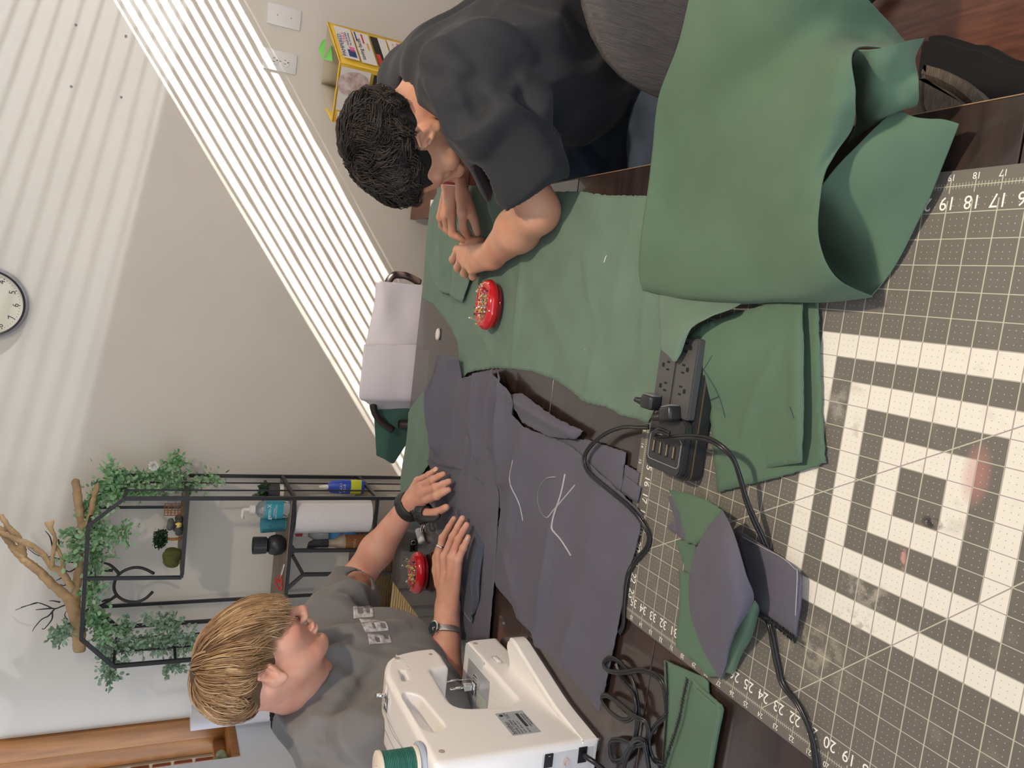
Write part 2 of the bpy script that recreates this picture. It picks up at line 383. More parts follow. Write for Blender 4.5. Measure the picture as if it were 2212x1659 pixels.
# right wall with window and blinds that stripe the sunlight
wa,wb,z0,z1=1.15,2.95,1.25,2.375
wr=slab('wall_right',(-2.6,YR-.1,0),(XW,YR,z0),M_wall); slab('wall_right_upper',(-2.6,YR-.1,z1),(XW,YR,HC),M_wall)
slab('wall_right_pier',(-2.6,YR-.1,z0),(wa,YR,z1),M_wall)
w2=bpy.data.objects.new('window_2',None); COL.objects.link(w2); struct(w2,'window with white blinds'); w2.location=(1.8,YR,z0); bpy.context.view_layer.update()
box('window_sill',(wa,YR-.1,z0-.02),(wb,YR+.03,z0+.004),M_white,w2,.003)
nz=np.random.RandomState(4); zz=z0+.03
while zz<z1-.01:
    P=[];amp=nz.uniform(.0006,.002); ph=nz.uniform(0,6)
    V=[];Fc=[];n=44
    for i in range(n+1):
        x=wa+.01+(wb-wa-.02)*i/n; w=.0145*(1+.25*(nz.rand()<.06)); zo=amp*math.sin(x*7+ph)+.0009*math.sin(x*23+ph*2)
        for (dy,dz) in ((-w,0),(w,0),(w,.0012),(-w,.0012)): V.append((x,YR-.04+dy,zz+zo+dz))
    for i in range(n):
        for j in range(4): a=i*4+j; b=i*4+(j+1)%4; Fc.append((a,b,b+4,a+4))
    mk('slat',V,Fc,M_slat,w2); zz+=.045
for x in (.95,1.7,2.45): tube('ladder_cord',[(x,YR-.022,z0),(x,YR-.022,z1)],.0015,M_slat,w2,5)
# unseen block added to keep the low sun off that window's lower half
zc=1.885+.72*5.0
slab('sun_blocker',(-9,-9.0,0),(9,YR-5.06,zc),M_brick); 
# ---------------- table: plank top with apron and legs
table=thing('table','long dark brown plank-top work table covered with fabric','table',(1.0,.45,0))
bm=bmesh.new()
def wood_dark():
    m=mat('dark_table_wood',(.040,.024,.020),.25,var=.55,vscale=5,stretch=(14,1.1,1),bump=.05,bscale=40,coat=.45,spec=.9)
    return m
M_tw=wood_dark(); M_edge=mat('worn_table_edge',(.28,.17,.09),.6)
TY0,TY1,TX0,TX1=-.078,1.03,-.02,2.088
xs=[TX0,.6*IN,16.6*IN,32.6*IN,48.65*IN,64.6*IN,TX1]
for i in range(len(xs)-1):
    a,b=xs[i]+.0006,xs[i+1]-.0006
    if i==0: continue
    if i==1: a=TX0
    box('plank',(a,TY0,TT-.03),(b,TY1,TT),M_tw,table,.0012,1)
box('apron',(TX0+.08,TY0+.07,TT-.12),(TX1-.08,TY0+.09,TT-.0301),M_tw,table); box('apron',(TX0+.08,TY1-.09,TT-.12),(TX1-.08,TY1-.07,TT-.0301),M_tw,table)
box('edge_wear',(TX0+.3,TY0-.0006,TT-.0016),(TX1-.3,TY0+.0004,TT+.0003),M_edge,table)
for x in (TX0+.05,TX1-.13):
    for y in (TY0+.05,TY1-.13): box('leg',(x,y,0),(x+.08,y+.08,TT-.0301),M_tw,table,.004)
# ---------------- cutting mat
def E(m):
    n,l=nt(m)
    class X:
        def __init__(s,o): s.o=o
        def _(s,op,b=None,c=None):
            q=n.new('ShaderNodeMath'); q.operation=op
            for i,v in enumerate((s,b,c)):
                if v is None: continue
                if isinstance(v,X): l.new(v.o,q.inputs[i])
                else: q.inputs[i].default_value=v
            return X(q.outputs[0])
        def __add__(s,b): return s._('ADD',b)
        def __sub__(s,b): return s._('SUBTRACT',b)
        def __mul__(s,b): return s._('MULTIPLY',b)
        def lt(s,b): return s._('LESS_THAN',b)
        def gt(s,b): return s._('GREATER_THAN',b)
        def ab(s): return s._('ABSOLUTE')
        def fr(s): return s._('FRACT')
        def mx(s,b): return s._('MAXIMUM',b)
        def mn(s,b): return s._('MINIMUM',b)
    return X,n,l
def mat_material():
    m=bpy.data.materials.new('cutting_mat_print'); m.use_nodes=True; X,n,l=E(m); b=n['Principled BSDF']; b.inputs['Roughness'].default_value=.52
    tc=n.new('ShaderNodeTexCoord'); sp=n.new('ShaderNodeSeparateXYZ'); l.new(tc.outputs['Object'],sp.inputs[0])
    x=X(sp.outputs[0])*(1/IN); y=X(sp.outputs[1])*(1/IN)
    ins=x.gt(-.01)*x.lt(36.01)*y.gt(-.01)*y.lt(24.01)
    gx=((x+.5).fr()-.5).ab(); gy=((y+.5).fr()-.5).ab()
    inner=x.gt(.55)*x.lt(35.45)*y.gt(.55)*y.lt(23.45)
    grid=gx.lt(.024).mx(gy.lt(.018))*inner
    # label gaps are left where the numerals sit
    edge=(x.ab().lt(.024)).mx((x-36).ab().lt(.024)).mx(y.ab().lt(.024)).mx((y-24).ab().lt(.024))*ins
    qx=(((x*8)+.5).fr()-.5).ab().lt(.09); qy=(((y*8)+.5).fr()-.5).ab().lt(.09)
    near=lambda a,w: a.ab().lt(w)
    tk=(near(y,.11).mx(near(y-24,.11))*qx*x.gt(0)*x.lt(36)).mx(near(x,.11).mx(near(x-36,.11))*qy*y.gt(0)*y.lt(24))
    big=(near(y,.27).mx(near(y-24,.27))*gx.lt(.022)*x.gt(-.1)*x.lt(36.1))
    dx=((x*4+.5).fr()-.5).ab()._('POWER',2); dy=((y*4+.5).fr()-.5).ab()._('POWER',2)
    dots=(dx+dy).lt(.0062)*gx.gt(.1)*gy.gt(.1)*x.gt(.3)*x.lt(35.7)*y.gt(.3)*y.lt(23.7)
    d45=(x-y).ab().lt(.032)*ins; d30=(y-x*.57735).ab().lt(.028)*ins; d60=(x-y*.57735).ab().lt(.028)*ins
    ln=grid.mx(edge).mx(tk).mx(big).mx(d45).mx(d30).mx(d60)
    r=(x-18).ab().mx((y-12).ab()); odd=(r._('FLOOR')._('MODULO',2)).gt(.5)*r.lt(6)
    def mix(f,a,c):
        q=n.new('ShaderNodeMix'); q.data_type='RGBA'; l.new(f.o if hasattr(f,'o') else f,q.inputs[0])
        for i,v in ((6,a),(7,c)):
            if isinstance(v,tuple): q.inputs[i].default_value=v+(1,)
            else: l.new(v,q.inputs[i])
        return q.outputs[2]
    def noise(s,lo,hi,det=4):
        t=n.new('ShaderNodeTexNoise'); t.inputs['Scale'].default_value=s; t.inputs['Detail'].default_value=det; l.new(tc.outputs['Object'],t.inputs[0])
        rp=n.new('ShaderNodeMapRange'); rp.inputs[1].default_value=lo; rp.inputs[2].default_value=hi; l.new(t.outputs['Fac'],rp.inputs[0]); return X(rp.outputs[0])
    g=(.135,.126,.110); wh=(.72,.70,.63); base=mix(odd,g,wh)
    base=mix(noise(30,.62,.8)*.35,base,(.30,.27,.22))
    base=mix(noise(9,.60,.72)*noise(90,.5,.62)*.6,base,(.20,.18,.15))
    def spot(cx,cy,rx,ry,ang=0):
        ca,sa=math.cos(ang),math.sin(ang); u=(x-cx)*ca+(y-cy)*sa; w=(y-cy)*ca-(x-cx)*sa
        d=(u*(1/rx))._('POWER',2)+(w*(1/ry))._('POWER',2); return X((d*-1+1).o)._('MAXIMUM',0)
    base=mix(spot(15.95,10.55,.6,1.3)*.55,base,(.50,.22,.20))
    base=mix(spot(22.5,9.0,.6,1.3,.4)*noise(60,.45,.6)*.8,base,(.33,.31,.27))
    base=mix(spot(25.5,11.7,.8,1.6)*noise(70,.45,.6)*.9,base,(.55,.50,.42))
    base=mix(spot(19.6,16.4,1.4,.7)*noise(80,.45,.6)*.8,base,(.42,.38,.34))
    base=mix(spot(21.5,20.0,2.2,1.6)*noise(60,.48,.62)*.5,base,(.42,.38,.28))
    base=mix(spot(18.2,14.4,.16,.7,.2)*noise(100,.4,.5)*.8,base,(.60,.30,.27))
    base=mix(spot(17.3,12.75,.55,.28)*noise(160,.42,.5),base,(.02,.02,.02))
    lc=mix(odd,(.46,.46,.36),(.33,.28,.29)); dc=mix(odd,(.45,.44,.36),(.36,.34,.31))
    base=mix(dots,base,dc); base=mix(ln,base,lc)
    l.new(base,b.inputs['Base Color'])
    return m
cm=tag(prism('cutting_mat',[(-.55*IN,-.6*IN),(36.55*IN,-.6*IN),(36.55*IN,24.6*IN),(-.55*IN,24.6*IN)],TT+.0001,TT+.0022,mat_material(),bev=.0004,seg=1),'grey self-healing cutting mat with concentric cream squares and inch rulers','cutting mat')
M_num=mat('printed_numeral',(.82,.82,.76),.6)
obs=[]; zt=TT+.0022
for k in range(1,36):
    for (y,s,st) in ((.62,.62,1),(23.38,.62,1),(-.34,.30,1),(24.34,.30,1)):
        if (k<14): continue
        obs.append(text('printed_numeral',str(k),s*IN*1.18,M_num,cm,basis((k*IN,y*IN,zt),(1,0,0),(0,1,0)),.00006,sx=.92))
for k in range(10,24):
    for (xx,s) in ((35.38,.62),(36.34,.30)): obs.append(text('printed_numeral',str(k),s*IN*1.18,M_num,cm,basis((xx*IN,k*IN,zt),(0,1,0),(-1,0,0)),.00006,sx=.92))
# ---------------- fabrics lying on the table
ZM=.0028
def C(name,label,cat,px,m,group=None,**k):
    o=cloth(name,px,m,**k); tag(o,label,cat,group); return o
C('paper_sheet','white paper strip showing under the green cloth at the far table edge','paper',[(931,432),(975,430),(975,560),(955,650),(917,650),(920,560)],M_white,z=.0008,noise=0,step=.02,fray=0)
G1=C('green_fabric','wide green cotton cloth spread across the middle of the table under the forearms','fabric',
 [(1205,415),(1258,414),(1300,421),(1355,423),(1500,424),(1520,520),(1500,640),(1478,720),(1450,770),(1425,870),(1402,914),(1385,908),(1340,896),(1312,878),(1285,874),(1262,866),(1240,846),(1195,818),(1150,802),(1110,797),(1072,796),(1030,801),(1012,806),(999,820),(986,796),(994,768),(990,738),(978,712),(958,684),(935,656),(914,647),(920,560),(931,450),(944,420),(975,410),(1030,402),(1090,402),(1150,410)],M_greenc,
 z=.004,noise=.004,ns=16,seed=3,ridges=[((1130,520),(1105,790),.012,.007),((1262,560),(1285,700),.012,.005),((1290,740),(1265,860),.012,.006),((1400,560),(1380,880),.014,.006),((1150,600),(1230,780),.02,.004),((1020,680),(1070,790),.01,.005),((1040,680),(1075,730),.006,.004),((1360,470),(1330,640),.02,.004)])
G1b=C('cut_green_piece','folded green cotton pieces stacked in front of the working hands','fabric',
 [(950,405,.006),(975,400,.02),(1035,402,.03),(1095,403,.028),(1099,440,.02),(1090,500,.016),(1060,545,.016),(1038,585,.014),(1022,598,.014),(1001,653,.014),(985,648,.014),(975,636,.012),(953,630,.01),(936,610,.008),(930,560,.006),(938,480,.006)],M_greenc,z=.008,noise=.007,ns=42,seed=9,edge=.01,
 ridges=[((965,450),(955,600),.008,.008),((985,520),(975,630),.007,.006),((1040,410),(1060,500),.012,.012),((1075,410),(1085,480),.01,.01)])
C('cut_green_piece','small green pattern strip peeking from under the folded green pieces','fabric',[(956,632,.006),(1005,650,.006),(1000,655,.006),(960,655,.004)],M_greenc,z=.005,noise=.001)
# slate grey sheets
C('grey_fabric','tall-folded slate grey cloth at the far end between the two green cloths','fabric',
 [(953,768,.03),(972,768,.035),(991,773,.025),(1000,817,.012),(1068,797,.012),(1080,822,.02),(1112,880,.01),(1110,960,.01),(1088,1020,.006),(1085,1100,.004),(1060,1060,.004),(1020,1020,.004),(985,1012,.006),(950,1005,.008),(930,992,.012),(936,920,.02),(946,830,.03)],M_grayc,z=.006,noise=.006,ns=14,seed=5,
 ridges=[((962,775),(950,960),.022,.03),((1035,815),(1030,980),.02,.02),((1075,815),(1060,960),.014,.018),((1000,830),(990,960),.016,.008)])
C('grey_fabric','rolled tongue of slate grey cloth between the chalked cloth and the table boards','fabric',
 [(1098,852,.02),(1130,850,.016),(1172,880,.016),(1215,908,.014),(1262,930,.012),(1250,948,.01),(1190,945,.01),(1130,912,.012)],M_grayc,z=.004,noise=.002,seed=8,ridges=[((1110,860),(1245,940),.012,.016)])
C('grey_fabric','large slate grey cloth with a chalk scrawl lying left of the cutting mat','fabric',
 [(1078,800,.02),(1086,824,.025),(1104,850,.03),(1110,872,.028),(1107,895,.018),(1124,912,.01),(1150,930,.008),(1200,946,.006),(1240,966,.006),(1275,998,.006),(1340,1060,.006),(1390,1108,.005),(1386,1150,.005),(1362,1240,.004),(1345,1320,.004),(1322,1440,.004),(1300,1537,.004),(1280,1512,.003),(1240,1466,.003),(1206,1432,.003),(1200,1420,.003),(1160,1392,.003),(1152,1366,.003),(1122,1336,.003),(1112,1308,.003),(1092,1284,.004),(1076,1266,.004),(1070,1245,.004),(1076,1160,.005),(1083,1100,.008),(1081,1040,.01),(1070,1005,.01),(1078,940,.016),(1082,880,.02)],M_grayc,
 z=.007,noise=.005,ns=13,seed=11,step=.007,ridges=[((1100,840),(1085,1040),.014,.020),((1135,930),(1105,1140),.02,.012),((1190,1150),(1160,1385),.012,.015),((1240,1340),(1215,1430),.012,.012),((1290,1040),(1265,1220),.03,.006),((1090,1180),(1110,1290),.01,.009),((1120,1020),(1100,1200),.015,.007)])
C('grey_fabric','slate grey cloth corner under the black cord beside the power strip','fabric',[(1180,925),(1228,944),(1276,951),(1354,977),(1344,1062),(1290,1045),(1240,1000)],M_grayc,z=.004,noise=.002,seed=12)
C('grey_scrap','small slate grey scrap with pale cut edge, upper of the two by the numeral 16','fabric',[(1352,1004,.002),(1384,1022,.002),(1376,1062,.002),(1346,1060,.002)],M_grayc,z=.004,noise=.001,step=.005)
C('grey_scrap','small slate grey scrap with pale cut edge, lower of the two by the numeral 16','fabric',[(1350,1027,.004),(1386,1053,.004),(1378,1086,.004),(1340,1062,.004)],M_grayc,z=.0075,noise=.0005,step=.005)
C('grey_fabric','slate grey working cloth spread under both flat hands','fabric',
 [(930,1000),(975,1008),(1000,985),(1004,950,.016),(1012,938,.022),(1020,952,.018),(1028,978,.008),(1045,1008),(1066,1030),(1080,1060),(1081,1090),(1077,1140),(1072,1230),(1065,1300),(1060,1380),(1000,1382),(955,1366),(938,1322),(946,1280),(936,1230),(950,1150),(985,1100),(940,1060)],M_grayc,z=.0065,noise=.003,seed=14,ridges=[((1018,960),(1000,1040),.012,.007)])
C('navy_fabric','dark navy folded cloth under the fingertips','fabric',
 [(940,1040,.004),(968,1010,.006),(988,1040,.006),(986,1090,.006),(1002,1108,.006),(1018,1130,.006),(1042,1163,.006),(1048,1180,.008),(1040,1290,.008),(1024,1346,.006),(1006,1322,.004),(986,1285,.004),(980,1180,.004),(945,1150,.004)],M_navyc,z=.012,noise=.006,ns=30,seed=15,ridges=[((1037,1180),(1025,1330),.006,.012),((990,1110),(1000,1260),.012,.008)])
C('pocket_piece','slate grey sewn pocket flap with topstitching lying between the hands','fabric',
 [(995,1022,.006),(1005,1020,.008),(1014,1034,.006),(1046,1078,.004),(1051,1100,.004),(1050,1158,.004),(1044,1156,.004),(1015,1125,.004),(986,1095,.004),(990,1060,.006)],M_grayc,z=.020,noise=.001,seed=16,th=.003,step=.005,fray=.0001)
C('pocket_piece','slate grey double-layer flap under the fingers of the far hand','fabric',
 [(924,994,.006),(936,992,.01),(950,997,.01),(982,1010,.006),(975,1040,.004),(958,1042,.004),(940,1030,.004)],M_grayc,z=.018,noise=.001,seed=17,th=.003,step=.005,fray=.0001)
C('green_scrap','long pointed green scrap at the far left edge of the table','fabric',[(919,845,.006),(925,880,.006),(930,920,.006),(936,960,.006),(938,985),(925,1008),(905,1035),(877,1076),(868,1070),(867,1040),(873,990),(880,935),(884,892),(895,872)],M_greenc,z=.005,noise=.004,ns=20,seed=18)
C('green_scrap','small green scrap sticking out beside the folded grey cloth','fabric',[(929,900),(938,897),(944,912),(940,975),(936,960)],M_greenc,z=.002,noise=.001,seed=19,step=.005)
# stack on the mat
C('green_fabric','bottom layer of the folded green cotton beside the power strip','fabric',
 [(1479,735),(1521,704),(1600,683),(1687,650),(1773,648),(1776,813),(1778,900),(1787,1000),(1728,1019),(1640,1042),(1553,1064),(1545,980),(1536,900),(1528,868),(1512,838),(1496,806)],M_greenc2,z=ZM+.002,noise=.003,seed=21)
C('green_fabric','top layer of the folded green cotton beside the power strip with pencil marks','fabric',
 [(1478,733,.034),(1521,700,.030),(1600,676,.014),(1680,652,.014),(1737,650,.016),(1743,744,.016),(1744,860,.016),(1742,940,.016),(1737,999,.012),(1690,1006,.008),(1640,1014,.004),(1600,1008,.002),(1553,1006,0),(1545,980,0),(1536,900,0),(1528,868,.006),(1512,838,.018),(1496,806,.030)],M_greenc2,z=ZM+.008,noise=.0035,ns=15,seed=22,fray=.0002,ridges=[((1690,760),(1590,960),.008,.006),((1600,740),(1560,800),.02,.002),((1736,700),(1736,960),.012,.006)])
# big draped cloth, running from the chair over the table edge on to the mat
def P3(u,v,h): return ZP(u,v,TT+h)
rows=[[P3(1505,-60,.13),P3(1600,-80,.15),P3(1720,-80,.14),P3(1830,-40,.09),P3(1905,30,.03),P3(1962,86,-.04)],
 [P3(1468,90,.10),P3(1560,70,.12),P3(1680,50,.115),P3(1790,50,.08),P3(1870,92,.04),P3(1930,112,.04)],
 [P3(1424,210,.075),P3(1520,200,.08),P3(1640,170,.085),P3(1745,135,.10),P3(1810,118,.125),P3(1846,112,.125)],
 [P3(1410,320,.05),P3(1500,310,.05),P3(1600,285,.075),P3(1700,250,.11),P3(1790,218,.13),P3(1848,205,.12)],
 [P3(1402,400,.04),P3(1480,400,.03),P3(1580,385,.07),P3(1690,345,.11),P3(1780,300,.12),P3(1842,282,.10)],
 [P3(1394,470,.035),P3(1465,470,.03),P3(1560,465,.06),P3(1660,435,.10),P3(1730,400,.115),P3(1782,362,.11)],
 [P3(1388,530,.032),P3(1460,530,.04),P3(1560,530,.055),P3(1650,510,.08),P3(1720,480,.10),P3(1766,440,.11)],
 [P3(1384,580,.026),P3(1460,590,.035),P3(1560,590,.045),P3(1660,575,.06),P3(1730,555,.085),P3(1772,520,.10)],
 [P3(1386,612,.020),P3(1460,630,.026),P3(1560,640,.030),P3(1680,634,.04),P3(1760,620,.06),P3(1812,595,.075)],
 [P3(1390,626,.012),P3(1462,645,.014),P3(1562,655,.014),P3(1684,650,.016),P3(1800,645,.022),P3(1885,640,.016)]]
drape=tag(loft('draped_fabric',rows,M_greenc2,nu=12,nv=12,noise=.0035,ns=20,seed=31),'large green cotton cloth draped from the chair over the table corner on to the mat','fabric')
rows=[[P3(1846,108,.120),P3(1880,108,.115),P3(1925,98,.10),P3(1960,88,.08),P3(1995,82,.05)],
 [P3(1842,150,.085),P3(1875,145,.105),P3(1915,135,.10),P3(1955,125,.08),P3(1974,128,.06)],
 [P3(1845,205,.06),P3(1870,200,.085),P3(1905,192,.085),P3(1950,180,.07),P3(1984,180,.06)],
 [P3(1850,262,.04),P3(1870,255,.06),P3(1905,240,.07),P3(1950,226,.06),P3(1978,224,.045)],
 [P3(1830,310,.03),P3(1850,295,.045),P3(1880,276,.055),P3(1915,255,.055),P3(1938,236,.05)]]
tag(loft('draped_fabric',rows,M_greenc2,nu=10,nv=10,noise=.002,seed=32),'green cotton fold standing up at the table edge beside the black chair','fabric')
rows=[[P3(1936,236,.050),P3(1970,250,.05),P3(2005,256,.045),P3(2040,258,.035),P3(2072,268,.025)],
 [P3(1868,300,.075),P3(1915,306,.065),P3(1960,318,.050),P3(2005,328,.035),P3(2045,338,.018)],
 [P3(1810,356,.085),P3(1860,380,.070),P3(1915,402,.050),P3(1965,415,.030),P3(2010,425,.014)],
 [P3(1766,412,.085),P3(1812,450,.065),P3(1870,485,.040),P3(1925,505,.022),P3(1973,500,.009)],
 [P3(1735,450,.050),P3(1795,500,.035),P3(1860,545,.020),P3(1910,570,.012),P3(1942,560,.007)],
 [P3(1730,500,.015),P3(1785,545,.008),P3(1840,590,.006),P3(1885,615,.006),P3(1910,610,.005)],
 [P3(1760,560,.005),P3(1800,590,.005),P3(1840,620,.005),P3(1865,636,.006),P3(1886,640,.010)]]
tag(loft('draped_fabric',rows,M_greenc2,nu=10,nv=10,noise=.002,seed=33),'green cotton flap with frayed edge curling down on to the cutting mat','fabric')
# the piece of cloth bridging the strip and the drape
rows=[[P3(1424,634,.010),P3(1470,645,.018),P3(1530,652,.026),P3(1600,655,.028)],
 [P3(1424,665,.018),P3(1462,672,.036),P3(1510,676,.044),P3(1575,668,.040)],
 [P3(1426,705,.034),P3(1455,706,.050),P3(1490,700,.054),P3(1530,686,.048)],
 [P3(1428,740,.046),P3(1444,742,.052),P3(1464,738,.058),P3(1494,708,.056)],
 [P3(1430,756,.046),P3(1444,768,.048),P3(1458,782,.050),P3(1472,762,.050)]]
tag(loft('draped_fabric',rows,M_greenc,nu=8,nv=8,noise=.001,seed=34),'pale green cloth corner lapping over the end of the power strip','fabric')
# bundle in the middle of the mat
C('green_fabric','green scrap under the rolled grey cloth on the mat, its long left edge showing','fabric',[(1469,1232),(1492,1238),(1545,1300),(1600,1380),(1565,1466),(1530,1458),(1504,1430),(1463,1398),(1466,1350),(1472,1301)],M_greenc2,z=ZM+.002,noise=.002,seed=41)
C('green_fabric','short green scrap in the gap between the grey strip and the rolled grey cloth','fabric',[(1464,1169,.008),(1485,1168,.012),(1505,1176,.014),(1500,1240,.012),(1489,1240,.01),(1477,1210,.008)],M_greenc2,z=ZM+.003,noise=.002,seed=42,step=.005)
C('grey_scrap','thin dark grey corner poking out left of the rolled cloth on the mat','fabric',[(1442,1139,.003),(1462,1126,.004),(1485,1160,.006),(1475,1162,.004)],M_grayc,z=ZM+.002,noise=.0005,step=.005)
C('grey_scrap','narrow slate grey strip along the green scrap at the top of the bundle','fabric',[(1444,1072,.006),(1458,1075,.01),(1470,1107,.012),(1486,1174,.012),(1476,1173,.01)],M_grayc,z=ZM+.003,noise=.0005,step=.005)
C('green_fabric','green scrap with a chalk edge line at the top of the bundle on the mat','fabric',[(1446,1058,.012),(1489,1065,.016),(1530,1080,.024),(1561,1101,.032),(1545,1140,.03),(1506,1178,.02),(1485,1172,.014),(1470,1107,.012)],M_greenc2,z=ZM+.004,noise=.002,seed=43,ridges=[((1490,1090),(1500,1150),.02,.004)])
rows=[[P3(1562,1102,.044),P3(1530,1140,.030),P3(1506,1178,.018),P3(1494,1200,.010)],
 [P3(1577,1133,.062),P3(1545,1165,.058),P3(1510,1200,.036),P3(1488,1240,.010)],
 [P3(1594,1180,.062),P3(1560,1215,.066),P3(1515,1250,.044),P3(1486,1280,.009)],
 [P3(1612,1240,.054),P3(1580,1275,.062),P3(1525,1310,.042),P3(1489,1330,.008)],
 [P3(1628,1295,.040),P3(1592,1330,.052),P3(1545,1365,.036),P3(1504,1374,.008)],
 [P3(1594,1350,.036),P3(1575,1390,.036),P3(1550,1410,.026),P3(1526,1416,.009)],
 [P3(1574,1395,.024),P3(1570,1430,.020),P3(1564,1450,.015),P3(1558,1468,.010)]]
tag(loft('grey_fabric',rows,M_grayc,nu=8,nv=8,noise=.0015,seed=44),'slate grey cloth curled over into a roll in the middle of the mat','fabric')
rows=[[P3(1630,1296,.040),P3(1636,1305,.030),P3(1638,1318,.012)],[P3(1600,1345,.030),P3(1612,1365,.026),P3(1622,1375,.010)],[P3(1576,1395,.022),P3(1590,1410,.018),P3(1602,1412,.008)],[P3(1566,1450,.012),P3(1578,1455,.010),P3(1588,1450,.006)]]
tag(loft('green_fabric',rows,M_greenc2,nu=8,nv=8,noise=.001,seed=45),'green frayed lining under the curled grey cloth on the right side','fabric')
pk=C('pocket_piece','slate grey sewn pocket piece lying right of the roll on the mat','fabric',[(1597,1144,.006),(1640,1170,.012),(1698,1207,.014),(1733,1238,.012),(1737,1246,.012),(1735,1301,.012),(1724,1385,.006),(1698,1366,.006),(1638,1322,.006),(1622,1262,.006),(1604,1190,.006)],M_grayc,z=ZM+.004,noise=.001,seed=46,th=.003,fray=.0002,ridges=[((1660,1210),(1705,1330),.04,.004)])
def overlock(name,pts,h,m,parent,w=.004,n=60):
    V=[];Fc=[]; S=spline([P3(u,v,h) for u,v in pts],12); S=[np.array(p) for p in S]; L=np.cumsum([0]+[np.linalg.norm(S[i+1]-S[i]) for i in range(len(S)-1)])
    out=[]
    for i in range(n*2):
        t=L[-1]*i/(2*n-1); j=min(np.searchsorted(L,t,'right')-1,len(S)-2); a=(t-L[j])/max(L[j+1]-L[j],1e-9); p=S[j]+(S[j+1]-S[j])*a; d=(S[j+1]-S[j]); d/=np.linalg.norm(d)+1e-9
        s=np.array([-d[1],d[0],0]); out.append(p+s*w*(1 if i%2 else -1)*random.uniform(.8,1.1)+np.array([0,0,random.uniform(0,.0012)]))
    tubedata(out,.00055,4,1,V,Fc); tubedata([s_+np.array([0,0,.0006]) for s_ in S],.0008,4,1,V,Fc)
    return mk(name,V,Fc,m,parent,True)
overlock('edge_stitching',[(1641,1326),(1670,1345),(1700,1368),(1722,1384)],ZM+.0125,M_stitch,pk)
def line(name,pts,h,m,parent,r=.0005,n=6,flat=1): return tube(name,spline([P3(*(p if len(p)>2 else (p[0],p[1],h))) for p in pts],n),r,m,parent,5,flat)
line('topstitching',[(1604,1160,.0155),(1650,1184,.0215),(1690,1205,.0225),(1716,1228,.021),(1722,1240,.021),(1718,1330,.020)],0,M_chalk,pk,.0005)
# pockets at the lower left
pa=C('pocket_piece','green sewn pocket piece with overlocked edge, the one lying underneath at the lower left','fabric',[(1438,1426),(1480,1444),(1524,1463),(1533,1472),(1535,1500),(1550,1540),(1520,1659),(1500,1720),(1428,1720),(1436,1600),(1440,1500)],M_greenc2,z=.003,noise=.001,seed=51,th=.003,fray=.0002)
pb=C('pocket_piece','green sewn pocket piece with overlocked edge, the one lying on top at the lower left','fabric',[(1484,1465,.004),(1498,1464,.004),(1530,1495,.006),(1562,1522,.006),(1566,1532,.006),(1552,1600,.006),(1530,1720,.006),(1424,1720,.006),(1440,1640,.004),(1466,1560,.004),(1478,1500,.004)],M_greenc2,z=.006,noise=.001,seed=52,th=.003,fray=.0002)
overlock('edge_stitching',[(1440,1430),(1442,1500),(1438,1580),(1430,1670)],.0072,M_stitch,pa,.003,70)
overlock('edge_stitching',[(1486,1466),(1478,1500),(1466,1560),(1440,1640),(1425,1700)],.0155,M_stitch,pb,.0035,80)
line('topstitching',[(1497,1482),(1540,1520),(1552,1534),(1540,1600),(1525,1690)],.0155,M_greenc,pb,.0006)
# chalk marks and thread ends
chk=[o for o in COL.objects if o.get('label','').startswith('large slate grey cloth')][0]
def drop(o,x,y,zd=TT+.02):
    hit,loc,nn,i=o.ray_cast(Vector((x,y,2)),Vector((0,0,-1)))
    return loc.z if hit else zd
def mark(name,o,pts,m,r=.0012,h=.012,n=8):
    bpy.context.view_layer.update(); P=[]
    for p in spline([P3(u,v,h) for u,v in pts],n):
        z=drop(o,p[0],p[1],None)
        if z is None: continue
        P.append((p[0],p[1],z+.0002))
    return tube(name,P,r,m,o,6,.25) if len(P)>2 else None
mark('chalk_mark',chk,[(1112,994),(1104,1040),(1097,1100)],M_chalk)
mark('chalk_mark',chk,[(1112,994),(1118,1050),(1128,1125)],M_chalk,.0015)
mark('chalk_mark',chk,[(1198,1030),(1178,1034),(1162,1060),(1163,1095),(1178,1118),(1195,1100),(1238,1048)],M_chalk,.0016)
mark('chalk_mark',chk,[(1218,1024),(1208,1070),(1192,1120),(1194,1145),(1210,1170),(1228,1200)],M_chalk,.0022)
gt=[o for o in COL.objects if o.get('label','').startswith('top layer')][0]
M_pencil=mat('pencil_line',(.02,.05,.05),.9)
mark('pencil_mark',gt,[(1508,716),(1530,770),(1548,820),(1556,856),(1562,920),(1568,1000)],M_pencil,.0008)
mark('pencil_mark',gt,[(1556,856),(1540,862),(1524,866)],M_pencil,.001)
mark('pencil_mark',gt,[(1560,770),(1515,842)],M_pencil,.0006)
mark('pencil_mark',gt,[(1722,880),(1733,905)],M_pencil,.0007)
M_thread=mat('pale_thread',(.75,.75,.66),.8)
tag(mark('thread_snippet',G1,[(1311,552),(1308,560),(1306,567)],M_thread,.0007,.006),'short bent pale thread lying on the green cloth','thread').parent=None
tag(mark('thread_snippet',G1,[(1268,752),(1264,757)],M_thread,.0005,.006),'tiny straight pale thread lower on the green cloth','thread').parent=None
